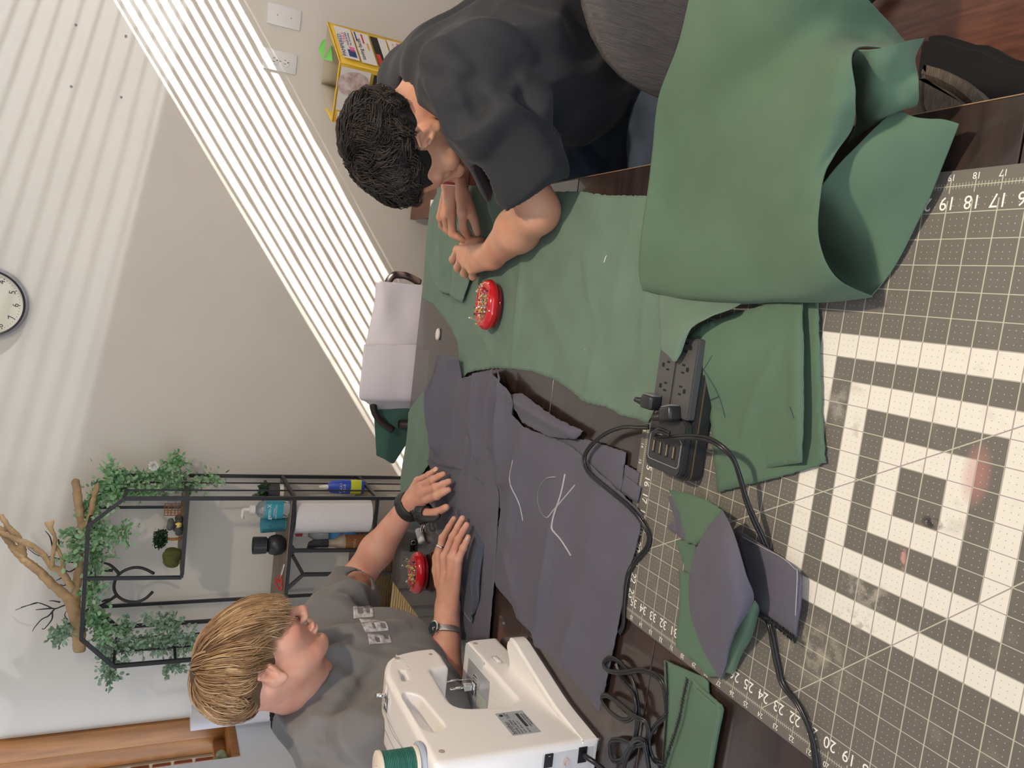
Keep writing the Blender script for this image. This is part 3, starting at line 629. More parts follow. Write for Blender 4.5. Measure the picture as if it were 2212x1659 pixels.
# ---------------- cords and power strip
def cord(pts,r=.0023,n=8):
    S=spline([P3(*p) for p in pts],n); V=[];Fc=[]
    A=frames(S)
    for s in (-1,1):
        ph=0; Q=[]
        for i,(p,t,a,c) in enumerate(A):
            sd=Vector((0,0,1)).cross(t); sd=sd.normalized() if sd.length>1e-4 else a
            w=.35*math.sin(i*.12); o_=sd*math.cos(w)+Vector((0,0,1))*math.sin(w)
            Q.append(p+o_*s*r*.8)
        tubedata(Q,r,8,1,V,Fc)
    return V,Fc
def cordobj(name,pts,label,r=.0023):
    t=thing(name,label,'cord',P3(*pts[0])) if isinstance(name,str) else name
    V,Fc=cord(pts,r); mk('cable',V,Fc,M_cord,t,True); return t
M_cord=mat('black_rubber_cord',(.012,.012,.014),.28)
cordA=cordobj('appliance_cord',[(1400,922,.055),(1378,922,.05),(1345,922,.035),(1305,938,.022),(1272,968,.020),(1262,995,.020),(1275,1024,.020),(1320,1062,.020),(1362,1098,.018),(1388,1130,.012),(1402,1158,.007),(1398,1182,.006),(1378,1206,.006),(1360,1232,.006),(1352,1262,.008),(1348,1310,.006),(1346,1350,.005),(1338,1368,.004)],'black twin cord curving from the far plug over the grey cloth')
cordB=cordobj('appliance_cord',[(1446,938,.062),(1425,930,.066),(1413,937,.064),(1422,946,.060),(1460,945,.058),(1500,944,.060),(1532,950,.058),(1560,966,.054),(1584,992,.046),(1598,1030,.038),(1612,1080,.030),(1630,1125,.024),(1650,1168,.014),(1664,1210,.006),(1662,1270,.0055),(1650,1322,.0055),(1663,1352,.007),(1670,1390,.007),(1680,1440,.007),(1692,1480,.007),(1722,1520,.008),(1742,1560,.008),(1755,1600,.008),(1762,1650,.008),(1768,1720,.008)],'black twin cord arching from the near plug over the mat and off its lower edge')
coil=cordobj('tangled_cord',[(1440,1540,.006),(1436,1490,.006),(1420,1462,.008),(1385,1448,.010),(1350,1452,.014),(1318,1450,.016),(1304,1436,.014),(1316,1422,.012),(1338,1430,.010),(1362,1460,.008),(1374,1500,.008),(1378,1550,.010),(1370,1600,.012),(1352,1640,.012),(1340,1700,.01)],'tangle of black cord loops lying beside the green sewn pockets')
cordobj(coil,[(1330,1432,.005),(1345,1470,.005),(1368,1500,.014),(1372,1540,.016),(1350,1556,.016),(1320,1540,.014),(1300,1512,.012),(1310,1502,.012),(1340,1522,.014),(1372,1548,.018),(1395,1560,.012),(1400,1590,.010),(1380,1610,.010),(1340,1598,.008),(1318,1604,.008),(1322,1640,.006),(1345,1640,.006),(1370,1600,.014),(1392,1604,.014),(1400,1650,.01),(1410,1700,.008)],'black knotted cord loops in the middle of the tangle')
cordobj(coil,[(1390,1602,.02),(1398,1640,.014),(1404,1680,.01)],'short black cord strand leaving the tangle at the bottom')
cordobj(coil,[(1440,1545,.005),(1415,1570,.006),(1402,1600,.008),(1412,1640,.006),(1440,1650,.006)],'thin black cord strand between the tangle and the green pockets')
# strip: local x along its length, from the socket end towards the drape
s0=ZP(1390,985,TT+.04); 
A0=ZP(1471,1008,TT+.042); A1=ZP(1500,815,TT+.042)  # long right edge of the top
B0=ZP(1393,960,TT+.042)
dx=Vector(A1-A0); dx.z=0; dx.normalize(); dy=Vector((0,0,1)).cross(dx)   # dy points across
if dy.dot(Vector(B0-A0))<0: dy=-dy
wd=abs(dy.dot(Vector(B0-A0))); 
sm=Matrix.Identity(4)
zc_=dx.cross(dy)
for i in range(3): sm[i][0],sm[i][1],sm[i][2],sm[i][3]=dx[i],dy[i],zc_[i],A0[i]
sm[2][3]=TT+ZM
flip=1 if zc_.z>0 else -1
if flip<0:
    for i in range(3): sm[i][2]=-sm[i][2]
LS=.172; HS=.0385
st=thing('power_strip','black surge-protector strip with eight outlets and four charging ports','power strip',(A0[0],A0[1],TT+ZM))
def arc(x0,y0,x1,y1,rb,n=6):
    P=[]
    for cx,cy,a0 in ((x1-rb,y0+rb,-90),(x1-rb,y1-rb,0),(x0+rb,y1-rb,90),(x0+rb,y0+rb,180)):
        for i in range(n+1): a=math.radians(a0+90*i/n); P.append((cx+rb*math.cos(a),cy+rb*math.sin(a)))
    return P
W_=wd
body=[(LS,0),(LS,W_)]+[(-.004+.0,W_-.004)]+[(-.012-.012*math.sin(math.pi*t/8)*1.0,W_-.006-(W_-.012)*t/8) for t in range(0,9)]+[(-.004,.004)]
prism('strip_body',arc(-.022,-.001,LS,W_+.001,.012),.0,HS-.012,mat('strip_body_black',(.022,.023,.025),.4),st,sm,.003)
prism('strip_band',arc(-.0225,-.0015,LS,W_+.0015,.012),HS*.5,HS*.5+.0022,mat('strip_band_bronze',(.12,.085,.05),.4),st,sm)
M_sf=mat('strip_face_grey',(.075,.073,.075),.42)
prism('strip_face',arc(.062,.002,LS,W_*.495,.004),HS-.013,HS,M_sf,st,sm,.002)
prism('strip_face',arc(.062,W_*.505,LS,W_-.002,.004),HS-.013,HS,M_sf,st,sm,.002)
prism('charging_panel',arc(-.018,.003,.061,W_-.003,.012),HS-.013,HS-.001,mat('panel_black',(.030,.031,.033),.4),st,sm,.002)
M_hole=mat('slot_black',(.003,.003,.003),.6)
def onstrip(name,lo,hi,m,bev=0): return box(name,lo,hi,m,st,bev,1,sm)
for k in range(4):
    for s in (0,1):
        cx=.070+k*.0295; cy=W_*(.27 if s==0 else .73); sg=-1 if s==0 else 1
        if k==0 : 
            continue
        bm=bmesh.new()
        for (ddx) in (-.0052,.0052): addbox(bm,(cx+ddx-.0014,cy-sg*.003-.0032,HS-.002),(cx+ddx+.0014,cy-sg*.003+.0032,HS+.0003))
        V_=arc(cx-.0032,cy+sg*.007-.0024,cx+.0032,cy+sg*.007+.0038,.002,3); vs=[bm.verts.new((a,b,HS+.0003)) for a,b in V_]; bm.faces.new(vs)
        bmesh.ops.transform(bm,matrix=sm,verts=bm.verts); bm2('socket_slots',bm,M_hole,st)
M_gold=mat('port_contact',(.55,.42,.25),.35,metal=.8)
for k in range(4):
    y=W_*(.24+k*.175); onstrip('charging_port',(.004,y-.0032,HS-.003),(.022,y+.0032,HS-.0006),M_hole); onstrip('port_contact',(.006,y+.0002,HS-.002),(.0215,y+.0024,HS-.0002),M_gold)
rr=arc(-.006,.008,.033,W_-.008,.006,5); rr=[(a,b,HS-.0009) for a,b in rr]; gap=[(x,y,z) for x,y,z in rr]
M_print=mat('pale_print',(.42,.42,.42),.6)
V_,F_=[],[]
pts=rr+[rr[0]]; 
seg1=[(.033,W_*.72,HS-.0009)]+[p for p in []]
ring=arc(-.006,.008,.033,W_-.008,.006,5)
i0=min(range(len(ring)),key=lambda i:(ring[i][0]-.033)**2+(ring[i][1]-W_*.3)**2)
ro=ring[i0:]+ring[:i0]
# open outline: leave the far long side free for the lettering
full=[(.033,W_*.30)]+[p for p in (ring[6:]+ring[:7]) if True]
o_=[( .033,W_*.74)]+[p for p in arc(-.006,.008,.033,W_-.008,.006,5)[6:]]+[p for p in arc(-.006,.008,.033,W_-.008,.006,5)[:6]]+[(.033,W_*.26)]
tube('panel_outline',[sm@Vector((a,b,HS-.0009)) for a,b in o_],.0004,M_print,st,4)
up=Vector((1,0,0)); 
tb=sm@basis((.0335,W_*.5,HS-.0009),(0,-1*flip,0),(1,0,0)) if True else None
text('port_lettering','IQ  5V/2.4A',.0062,M_print,st,tb,.0001)
def plug(cx,cy,t,ang):
    mx=sm@Matrix.Translation((cx,cy,HS))@Matrix.Rotation(ang,4,'Z')
    box('plug_body',(-.010,-.013,.0004),(.010,.013,.020),M_blackplastic,t,.004,3,mx)
    box('plug_collar',(.0085,-.012,.0004),(.0125,.012,.017),mat('collar_grey',(.16,.16,.165),.25),t,.003,2,mx)
    V,Fc=[],[]
    for i in range(5): tubedata([mx@Vector((-.002,.013+i*.004,.012)),mx@Vector((-.002,.0155+i*.004,.012))],.006-i*.0005,10,1,V,Fc)
    tubedata([mx@Vector((-.002,.012,.012)),mx@Vector((-.002,.034,.012))],.004,8,1,V,Fc)
    mk('strain_relief',V,Fc,M_blackplastic,t,True)
sgn=1
plug(.074,W_*.86,cordA,0)
plug(.066,W_*.33,cordB,.3)
# ---------------- pincushions
def pincushion(c,label,n,seed,rz):
    t=thing('pincushion',label,'pincushion',c)
    mx=Matrix.Rotation(rz,4,'Z')
    S=.056
    lathe('cushion_base',[(0,0),(.72*S,0),(.86*S,.004),(.9*S,.010),(.84*S,.013)],mat('dark_red_base',(.25,.006,.012),.2,coat=.3),t,40,c,mx,sx=.80)
    lathe('cushion_bowl',[(.80*S,.011),(.95*S,.014),(1.0*S,.020),(.97*S,.028),(.88*S,.034),(.76*S,.036),(.66*S,.033),(.60*S,.027),(.45*S,.024),(0,.0235)],M_red,t,48,c,mx,sx=.80,ang=60)
    rs=np.random.RandomState(seed)
    for i in range(n):
        a=rs.uniform(0,6.28); r=.034*math.sqrt(rs.rand()); p=Vector((c[0]+.8*r*math.cos(a),c[1]+r*math.sin(a),c[2]+.029+rs.uniform(0,.012)))
        th=rs.uniform(0,6.28); el=rs.uniform(-.1,.25); L=rs.uniform(.026,.036)
        if i<7: el=rs.uniform(.5,1.0); p.z+=.006; p.x=c[0]+(p.x-c[0])*1.2; p.y=c[1]+(p.y-c[1])*1.2
        d=Vector((math.cos(th)*math.cos(el),math.sin(th)*math.cos(el),math.sin(el)))
        cl=rs.choice(len(PINC),p=[.22,.22,.14,.1,.12,.1,.1])
        q=bpy.data.objects.new('sewing_pin',PINM); COL.objects.link(q); q.matrix_world=Matrix.Translation(p-d*L/2)@d.to_track_quat('Z','Y').to_matrix().to_4x4()
        q.scale=(1,1,L/.03)
        h=bpy.data.objects.new('pin_head',PINH[cl]); COL.objects.link(h); h.parent=q; h.location=(0,0,.03); h.scale=(1,1,.03/L)
        tag(q,'%s-headed steel pin lying in the %s'%(PINC[cl][0],label.split(' with')[0]),'pin','pins in the '+label.split(' with')[0])
PINC=[('yellow',(.75,.50,.06)),('white',(.8,.78,.7)),('pink',(.75,.25,.3)),('red',(.6,.03,.03)),('dark blue',(.02,.02,.08)),('orange',(.75,.25,.05)),('pale green',(.5,.62,.35))]
V,Fc=tubedata([(0,0,0),(0,0,.03)],.00035,5); o=mk('pinproto',V,Fc,M_steel,None,True); PINM=o.data; bpy.data.objects.remove(o)
PINH=[]
for nme,c in PINC:
    bm=bmesh.new(); bmesh.ops.create_icosphere(bm,subdivisions=2,radius=.0021); me=bpy.data.meshes.new('pin_head'); bm.to_mesh(me); bm.free(); me.materials.append(mat('pin_head_'+nme.replace(' ','_'),c,.25)); me.shade_smooth(); PINH.append(me)
c1=ZP(1065,660,TT+.018); pincushion((c1[0],c1[1],TT+.010),'red magnetic pincushion on the green cloth with loose pins',95,5,.08)
c2=ZP(905,1237,TT+.018); pincushion((c2[0],c2[1],TT+.001),'red magnetic pincushion at the far left table corner with loose pins',75,6,.05)
# small things on the table
c=ZP(946,722,TT+.004); lathe_o=lathe('tailors_chalk',[(0,0),(.010,0),(.0125,.002),(.0125,.006),(.010,.008),(0,.008)],mat('chalk_disc',(.72,.66,.6),.5),None,28,(c[0],c[1],TT+.0002),None,50,.85,1.25); tag(lathe_o,'pale oval tailor\'s chalk lying alone on the dark table','chalk')
# ---------------- sewing machine, seen from behind
M_mw=mat('machine_white',(.86,.83,.81),.32,coat=.2)
M_mg=mat('machine_grey_white',(.62,.62,.63),.35)
al=math.radians(2.5)
ex=Vector((math.cos(al),math.sin(al),0)); ey=Vector((-math.sin(al),math.cos(al),0)); mo=Vector((.927,.839,TT))
mmx=Matrix.Identity(4)
for i in range(3): mmx[i][0],mmx[i][1],mmx[i][2],mmx[i][3]=ex[i],ey[i],(0,0,1)[i],mo[i]
# local x along length, y depth, z up ; prism() extrudes in z, so map (x,z,y)
pmx=mmx@Matrix(((1,0,0,0),(0,0,1,0),(0,1,0,0),(0,0,0,1)))
sew=thing('sewing_machine','white sewing machine seen from behind with lit needle area','sewing machine',mo+ex*.2+ey*.07)
def rnd(P,rs,n=5):
    out=[];N=len(P)
    for i in range(N):
        p=Vector(P[i]);a=Vector(P[i-1]);b=Vector(P[(i+1)%N]); r=rs[i]
        if r<=0: out.append(tuple(p)); continue
        u=(a-p);w=(b-p); r=min(r,u.length*.49,w.length*.49); u.normalize();w.normalize()
        for k in range(n+1):
            t=k/n; q=(p+u*r)*(1-t)**2+p*2*t*(1-t)+(p+w*r)*t*t; out.append((q.x,q.y))
    return out
prof=rnd([(0,.004),(0,.284),(.300,.277),(.366,.250),(.384,.190),(.384,.150),(.352,.146),(.300,.150),(.292,.188),(.150,.196),(.134,.10),(.150,.079),(.30,.079),(.40,.079),(.408,.06),(.408,.004)],[.004,.016,.03,.045,.02,.008,.003,.006,.008,.03,.02,.02,0,.008,.012,.003])
def boolcut(o,cutters):
    for c in cutters:
        md=o.modifiers.new('b','BOOLEAN'); md.object=c; md.operation='DIFFERENCE'; md.solver='EXACT'
    bpy.context.view_layer.update(); me=bpy.data.meshes.new_from_object(o.evaluated_get(bpy.context.evaluated_depsgraph_get())); o.modifiers.clear(); o.data=me
    for c in cutters: bpy.data.objects.remove(c)
def polyd(P,X,Z):
    d=np.full(np.broadcast(X,Z).shape,1e9); s_=np.ones_like(d); N=len(P)
    for i in range(N):
        ax_,az=P[i-1]; bx,bz=P[i]; ex_,ez=bx-ax_,bz-az; wx_=X-ax_; wz=Z-az; t=np.clip((wx_*ex_+wz*ez)/(ex_*ex_+ez*ez+1e-12),0,1)
        d=np.minimum(d,(wx_-t*ex_)**2+(wz-t*ez)**2)
        c1=(Z>=az);c2=(Z<bz);c3=(ex_*wz>ez*wx_); f=(c1&c2&c3)|(~c1&~c2&~c3); s_=np.where(f,-s_,s_)
    return s_*np.sqrt(d)
def extr(P,X,Y,Z,y0,y1,r):
    d2=polyd(P,X,Z)+r; w=np.abs(Y-(y0+y1)/2)-(y1-y0)/2+r
    return np.minimum(np.maximum(d2,w),0)+np.sqrt(np.maximum(d2,0)**2+np.maximum(w,0)**2)-r
hh_=.0022; gx_=np.arange(-.008,.418,hh_)[:,None,None]; gy_=np.arange(-.008,.128,hh_)[None,:,None]; gz_=np.arange(-.004,.294,hh_)[None,None,:]
Dm=extr(prof,gx_,gy_,gz_,0,.118,.010)
hp=rnd([(.095,.232),(.205,.240),(.222,.262),(.205,.2695),(.100,.2685),(.082,.25)],[.01,.012,.01,.008,.01,.01])
for (pp,ya,yb,rr_) in ((hp,-.03,.030,.002),(rnd([(.262,.243),(.302,.238),(.304,.246),(.262,.253)],[.003]*4),-.03,.016,.001),([(.262,.262),(.276,.262),(.276,.30),(.262,.30)],.012,.05,.001)):
    Dc=-extr(pp,gx_,gy_,gz_,ya,yb,rr_); kk=.004; q_=np.clip(kk-np.abs(Dm-Dc),0,None)/kk; Dm=np.maximum(Dm,Dc)+q_*q_*kk/4
V_,F_=nets(Dm.astype(np.float32),np.array([-.008,-.008,-.004]),hh_)
upper=mk('machine_body',[mmx@Vector(v) for v in V_],F_,M_mw,sew,True)
bed=prism('machine_bed',[(x,y) for x,y in rnd([(.002,.118),(.14,.118),(.402,.118),(.402,.155),(.002,.155)],[.002,.002,.002,.012,.012])],.004,.078,M_mw,sew,mmx,.006,2)
prism('base_plate',rnd([(.002,.03),(.0,.0),(.10,-.010),(.27,-.052),(.292,-.050),(.298,-.03),(.27,.0),(.30,.03)],[.003,.003,.03,.008,.008,.01,.02,.002]),.0002,.038,M_mw,sew,mmx,.006,2)
for (x,y) in ((.03,.02),(.37,.02),(.03,.13),(.37,.13)): lathe('rubber_foot',[(0,0),(.009,0),(.009,.005),(0,.005)],M_blackplastic,sew,12,mmx@Vector((x,y,.0)))
# seams on the top
tube('lid_seam',[mmx@Vector((.02,.085,.2842)),mmx@Vector((.26,.085,.2787))],.0006,M_mg,sew,4)
tube('lid_seam',[mmx@Vector((.06,.055,.2835)),mmx@Vector((.245,.060,.2790))],.0005,M_mg,sew,4)
# needle bar, foot, plate
lm=mat('throat_plate_steel',(.55,.56,.58),.3,metal=.4)
box('needle_plate',(.262,.022,.0785),(.372,.104,.0797),lm,sew,.0004,1,mmx)
box('bobbin_cover',(.272,.066,.0795),(.312,.100,.0803),mat('bobbin_cover_clear',(.42,.45,.40),.15),sew,.0004,1,mmx)
for k in range(5): box('feed_dog',(.318,.040+k*.006,.0796),(.338,.043+k*.006,.0806),M_chrome,sew,0,1,mmx)
box('needle_plate',(.300,.0,.0787),(.392,.020,.0797),mat('plate_white',(.70,.72,.74),.3),sew,.0004,1,mmx)
def mt(name,P,r,m,k=10): return tube(name,[mmx@Vector(p) for p in P],r,m,sew,k)
mt('presser_bar',[(.330,.062,.16),(.330,.062,.092)],.0032,M_chrome)
mt('needle_bar',[(.338,.050,.16),(.338,.050,.112)],.0028,M_chrome)
mt('needle',[(.338,.050,.114),(.338,.050,.082)],.0006,M_chrome,6)
box('presser_foot',(.316,.052,.084),(.340,.074,.0865),M_chrome,sew,.0006,1,mmx); box('presser_foot_shank',(.324,.056,.0868),(.336,.068,.104),M_chrome,sew,.001,1,mmx)
box('presser_lever',(.338,.028,.139),(.372,.034,.145),M_chrome,sew,.001,1,mmx)
box('thread_cutter',(.374,.03,.128),(.386,.06,.146),mat('steel_tab',(.5,.5,.48),.3,metal=.7),sew,.0008,1,mmx)
# tension guide on the top left
mt('thread_guide',[(.285,.035,.272),(.285,.035,.292)],.004,M_chrome); mt('thread_guide',[(.276,.030,.279),(.262,.034,.283),(.250,.044,.281),(.264,.048,.280)],.0009,M_chrome,6)
box('tension_plate',(.246,.022,.276),(.268,.050,.2815),M_chrome,sew,.0005,1,mmx)
V=[(.285,.035,.29),(.24,.045,.286),(.20,.06,.284),(.12,.05,.2860),(.085,.045,.30)]
mt('thread',spline(V,5),.0003,M_greenc,4)
# screws, lever
for (x,z,r) in ((.352,.236,.006),(.355,.168,.004),(.385,.062,.005),(.030,.262,.005)): 
    o=lathe('screw_recess',[(0,0),(r,0),(r*.95,.0005),(0,.0005)],mat('recess_beige',(.42,.36,.30),.5),sew,18,(0,0,0),mmx@Matrix.Translation((x,-.0001,z))@Matrix.Rotation(math.radians(90),4,'X'))
box('drop_lever',(.292,-.0035,.045),(.314,.001,.054),M_mw,sew,.002,2,mmx); box('lever_slot',(.285,-.0006,.042),(.322,.0005,.057),M_mg,sew,.0002,1,mmx)
# model plate
M_lab=mat('plate_silver',(.36,.39,.42),.45); M_ink=mat('dark_print',(.03,.03,.035),.6)
lx0,lx1,lz0,lz1=.042,.112,.088,.138
box('model_plate',(lx0,-.0010,lz0),(lx1,.0005,lz1),M_lab,sew,.0002,1,mmx)
def mtext(name,s,x,z,size,m,dep=.00008,al='LEFT',sx=1,yy=-.0011): return text(name,s,size,m,sew,mmx@basis((x,yy,z),(1,0,0),(0,0,1)),dep,al,sx)
mtext('plate_lettering','brother',lx0+.002,lz1-.0065,.0125,M_ink)
mtext('plate_lettering','MODEL CS7000X',lx0+.002,lz1-.0145,.0058,M_ink); mtext('plate_lettering','Product Code: 888-X61',lx0+.002,lz1-.0195,.0042,M_ink)
mtext('plate_lettering','120 V~  60 Hz  52 W',lx0+.002,lz1-.0255,.0042,M_ink); mtext('plate_lettering','SER. NO.',lx0+.002,lz1-.033,.0040,M_ink)
box('barcode',(lx0+.020,-.0012,lz0+.012),(lx1-.008,-.0009,lz0+.0175),M_ink,sew,0,1,mmx)
mtext('plate_lettering','U63110-L2F538109',lx0+.018,lz0+.0075,.0052,M_ink); mtext('plate_lettering','MADE IN VIETNAM',lx0+.024,lz0+.003,.0040,M_ink)
mtext('plate_lettering','UL  LISTED\nE123790',lx1-.020,lz1-.016,.0038,M_ink)
o=lathe('approval_mark',[(.0026,0),(.0036,0),(.0036,.0002),(.0026,.0002)],M_ink,sew,20,(0,0,0),mmx@Matrix.Translation((lx1-.009,-.0011,lz1-.007))@Matrix.Rotation(math.radians(90),4,'X'))
mtext('embossed_lettering','brother',.300,.232,.021,M_mw,.0006,'LEFT',1,.0)
# handwheel end: sockets and switch
M_dark=mat('socket_black',(.008,.008,.009),.4)
def ebox(name,y0,y1,z0,z1,d,m,bev=.0005): return box(name,(-d,y0,z0),(.003,y1,z1),m,sew,bev,1,mmx)
ebox('socket_panel',.012,.10,.012,.105,.0006,M_mg,.0004)
ebox('power_switch',.012,.034,.086,.101,.0022,M_dark); ebox('switch_mark',.015,.0156,.092,.095,.0024,M_white,0)
ebox('cord_socket',.010,.036,.024,.040,.0014,M_dark); 
o=lathe('pedal_jack',[(0,0),(.0065,0),(.0065,.002),(.004,.0022),(.0035,.0004),(0,.0004)],mat('jack_pink',(.62,.50,.46),.4),sew,18,(0,0,0),mmx@Matrix.Translation((-.0006,.030,.062))@Matrix.Rotation(math.radians(-90),4,'Y'))
cordm=[mmx@Vector(p) for p in ((-.001,.022,.031),(-.014,.021,.030),(-.028,.024,.022),(-.045,.035,.010),(-.08,.06,.006))]
tag(tube('machine_cord',spline(cordm,6),.0042,M_cord,None,8),'thick black cord plugged into the end of the sewing machine','cord')
# handwheel
lathe('handwheel',[(0,0),(.026,0),(.030,.004),(.030,.020),(.026,.024),(0,.024)],M_mw,sew,28,(0,0,0),mmx@Matrix.Translation((-.001,.085,.205))@Matrix.Rotation(math.radians(-90),4,'Y'))
# spool on its pin
sc=ZP(905,1647,TT+.287); sb=Vector((sc[0],sc[1],TT+.2848))
mt('spool_pin',[tuple(mmx.inverted()@sb),tuple(mmx.inverted()@(sb+Vector((0,0,.080))))],.0022,M_mw,8)
lathe('spool_cap_holder',[(0,-.001),(.030,-.001),(.030,.004),(.022,.006),(0,.006)],mat('holder_blue_grey',(.42,.48,.58),.35),sew,24,tuple(sb))
sp=thing('thread_spool','green thread spool with cream caps standing on the sewing machine','thread spool',sb+Vector((0,0,.0062)))
M_cap=mat('spool_cream',(.78,.70,.58),.35); M_thr=mat('green_thread',(.012,.135,.105),.5,var=.35,vscale=500,stretch=(.01,.01,1),bump=.5,bscale=900,bdist=.0006)
lathe('spool_end',[(0,0),(.0245,0),(.0255,.001),(.0255,.005),(.0245,.006),(0,.006)],M_cap,sp,36,tuple(sb+Vector((0,0,.0062))))
lathe('spool_end',[(0,.056),(.0245,.056),(.0255,.057),(.0255,.061),(.0235,.062),(.006,.062),(.005,.058),(0,.058)],M_cap,sp,36,tuple(sb+Vector((0,0,.0062))))
pr=[(0,.006),(.0228,.006)]+[(.0232+.0004*math.sin(i*2.1),.006+.05*i/60) for i in range(1,60)]+[(.0228,.056),(0,.056)]
lathe('wound_thread',pr,M_thr,sp,36,tuple(sb+Vector((0,0,.0062))),ang=60)
lp=mmx@Vector((.325,.075,.142))
lamp('machine_work_light','AREA',tuple(lp),26,(.75,.92,1),shape='DISK',size=.02,dir=(0,0,-1))
lathe('work_lamp_cover',[(0,0),(.011,0),(.011,.003),(0,.003)],mat('lit_lens',(.8,.95,1),.3,emit=6),sew,16,tuple(mmx@Vector((.318,.080,.1455))))
# ---------------- people
def skin(name,c): return mat(name,c,.5,var=.16,vscale=26,c2=(c[0]*.93,c[1]*.80,c[2]*.78),bump=.12,bscale=500,sss=.12,bdist=.0005)
S_A=skin('skin_fair',(.64,.345,.245)); S_B=skin('skin_warm',(.60,.32,.205))
def frame_from(f,roll=0):
    f=Vector(f).normalized(); l=Vector((0,0,1)).cross(f).normalized(); u=f.cross(l)
    c,s=math.cos(roll),math.sin(roll); l2=l*c+u*s; u2=f.cross(l2)
    return np.array([[f[i],l2[i],u2[i]] for i in range(3)])  # columns forward, left, up
def head(pr,H,Rm,s=1.0,closed=True):
    T=lambda x,y,z: np.array(H)+Rm@np.array([x,y,z])*s
    e=lambda c,r,k=.02,sub=False,tilt=None: pr.ell(T(*c),np.array(r)*s,Rm if tilt is None else Rm@tilt,k*s,sub)
    c=lambda a,b,ra,rb,k=.012,sub=False: pr.cone(T(*a),T(*b),ra*s,rb*s,k*s,sub)
    e((-.012,0,.024),(.097,.075,.080),.02)              # cranium
    e((.035,0,-.025),(.052,.058,.080),.03)             # face mass
    c((-.035,.052,-.030),(.045,.030,-.092),.017,.013,.03); c((-.035,-.052,-.030),(.045,-.030,-.092),.017,.013,.03) # jaw
    e((.058,0,-.100),(.022,.024,.018),.022)              # chin
    for sg in (1,-1):
        e((.056,sg*.043,-.028),(.026,.022,.022),.02)   # cheek
        c((.084,sg*.012,.014),(.068,sg*.050,.012),.008,.007,.014) # brow
        e((.088,sg*.031,-.008),(.018,.017,.011),.012,True)      # socket
        e((.071,sg*.031,-.009),(.0155,.0165,.0125),.004)         # lids
        c((.0865,sg*.020,-.016),(.080,sg*.044,-.013),.0022,.0018,.002) # lid edge
        e((.096,sg*.0120,-.047),(.010,.007,.0070),.005)          # nostril wing
        e((.098,sg*.0070,-.0545),(.0045,.0032,.004),.003,True)
    c((.086,0,.006),(.103,0,-.036),.0080,.0080,.012); e((.1055,0,-.042),(.0100,.0098,.0090),.008)    # nose
    c((.094,0,-.054),(.092,0,-.066),.004,.005,.006)
    e((.084,0,-.0695),(.0110,.021,.0055),.005); e((.082,0,-.0795),(.0110,.018,.0062),.005)           # lips
    c((.0945,-.019,-.0745),(.0945,.019,-.0745),.0017,.0017,.003,True)
    c((.092,.022,-.0768),(.088,.029,-.079),.002,.002,.006,True); c((.092,-.022,-.0768),(.088,-.029,-.079),.002,.002,.006,True)
    e((.082,0,-.0890),(.010,.020,.005),.008,True)
    th=math.radians(-14); tl=np.array([[math.cos(th),0,-math.sin(th)],[0,1,0],[math.sin(th),0,math.cos(th)]])
    for sg in (1,-1):                                          # ears
        e((-.010,sg*.076,-.014),(.017,.009,.030),.006,False,tl)
        e((-.004,sg*.0845,-.006),(.008,.006,.017),.004,True,tl)
        c((-.004,sg*.083,.012),(-.022,sg*.083,.004),.0032,.0032,.003); c((-.022,sg*.083,.004),(-.018,sg*.082,-.026),.0032,.003,.003); c((.003,sg*.082,-.006),(.001,sg*.080,-.016),.004,.004,.003)
        e((-.006,sg*.079,-.038),(.008,.005,.009),.004)
    return T
def hand(pr,W,mcp,pip,tip,th,wr=.026,fr=(.0095,.0098,.0094,.0082),k=.010,heel=None):
    W=np.array(W); 
    for i in range(4):
        a=W+(np.mean(mcp,0)-W)*.06+(np.array(mcp[i])-np.mean(mcp,0))*.55; m=np.array(mcp[i]); p=np.array(pip[i]); t=np.array(tip[i]); d=p+(t-p)*.56
        bend=getattr(hand,'bend',.0)
        pr.cone(a,m,.0135,fr[i]*1.16,.016); pr.cone(m,p,fr[i]*1.06,fr[i],.006); pr.ell(p,[fr[i]*1.03]*3,None,.004)
        pr.cone(p,d,fr[i]*.98,fr[i]*.86,.004); pr.cone(d,t,fr[i]*.88,fr[i]*.76,.003)
    t0,t1,t2,t3=[np.array(q) for q in th]
    pr.cone(t0,t1,.016,.0125,.014); pr.cone(t1,t2,.0122,.0108,.006); pr.cone(t2,t3,.0106,.0088,.004)
    pr.cone(W,np.mean(mcp,0)*.45+W*.55,wr*.80,.019,.018)
def nails(tip,pip,up,m,parent,w=.0062):
    for i,(t,p) in enumerate(zip(tip,pip)):
        t=Vector(t);p=Vector(p); d=(t-p).normalized(); n=Vector(up[i]) if hasattr(up[0],'__len__') else Vector(up); n=(n-d*n.dot(d)).normalized(); s=d.cross(n)
        o=mk('fingernail',[],[],m,None); 
        V=[];Fc=[]
        for a in range(5):
            for b in range(5):
                x=(a/4-.5)*2; y=b/4; r=1-.35*max(0,abs(x)-.4)*(y>.8 or y<.1)
                V.append(t-d*.0055+d*(y*.0095)*r+s*x*w*(1-.25*(y>.9))+n*(.0066-.0024*x*x-.0010*y))
        for a in range(4):
            for b in range(4): q=a*5+b; Fc.append((q,q+1,q+6,q+5))
        bpy.data.objects.remove(o); mk('fingernail',V,Fc,m,parent,True)
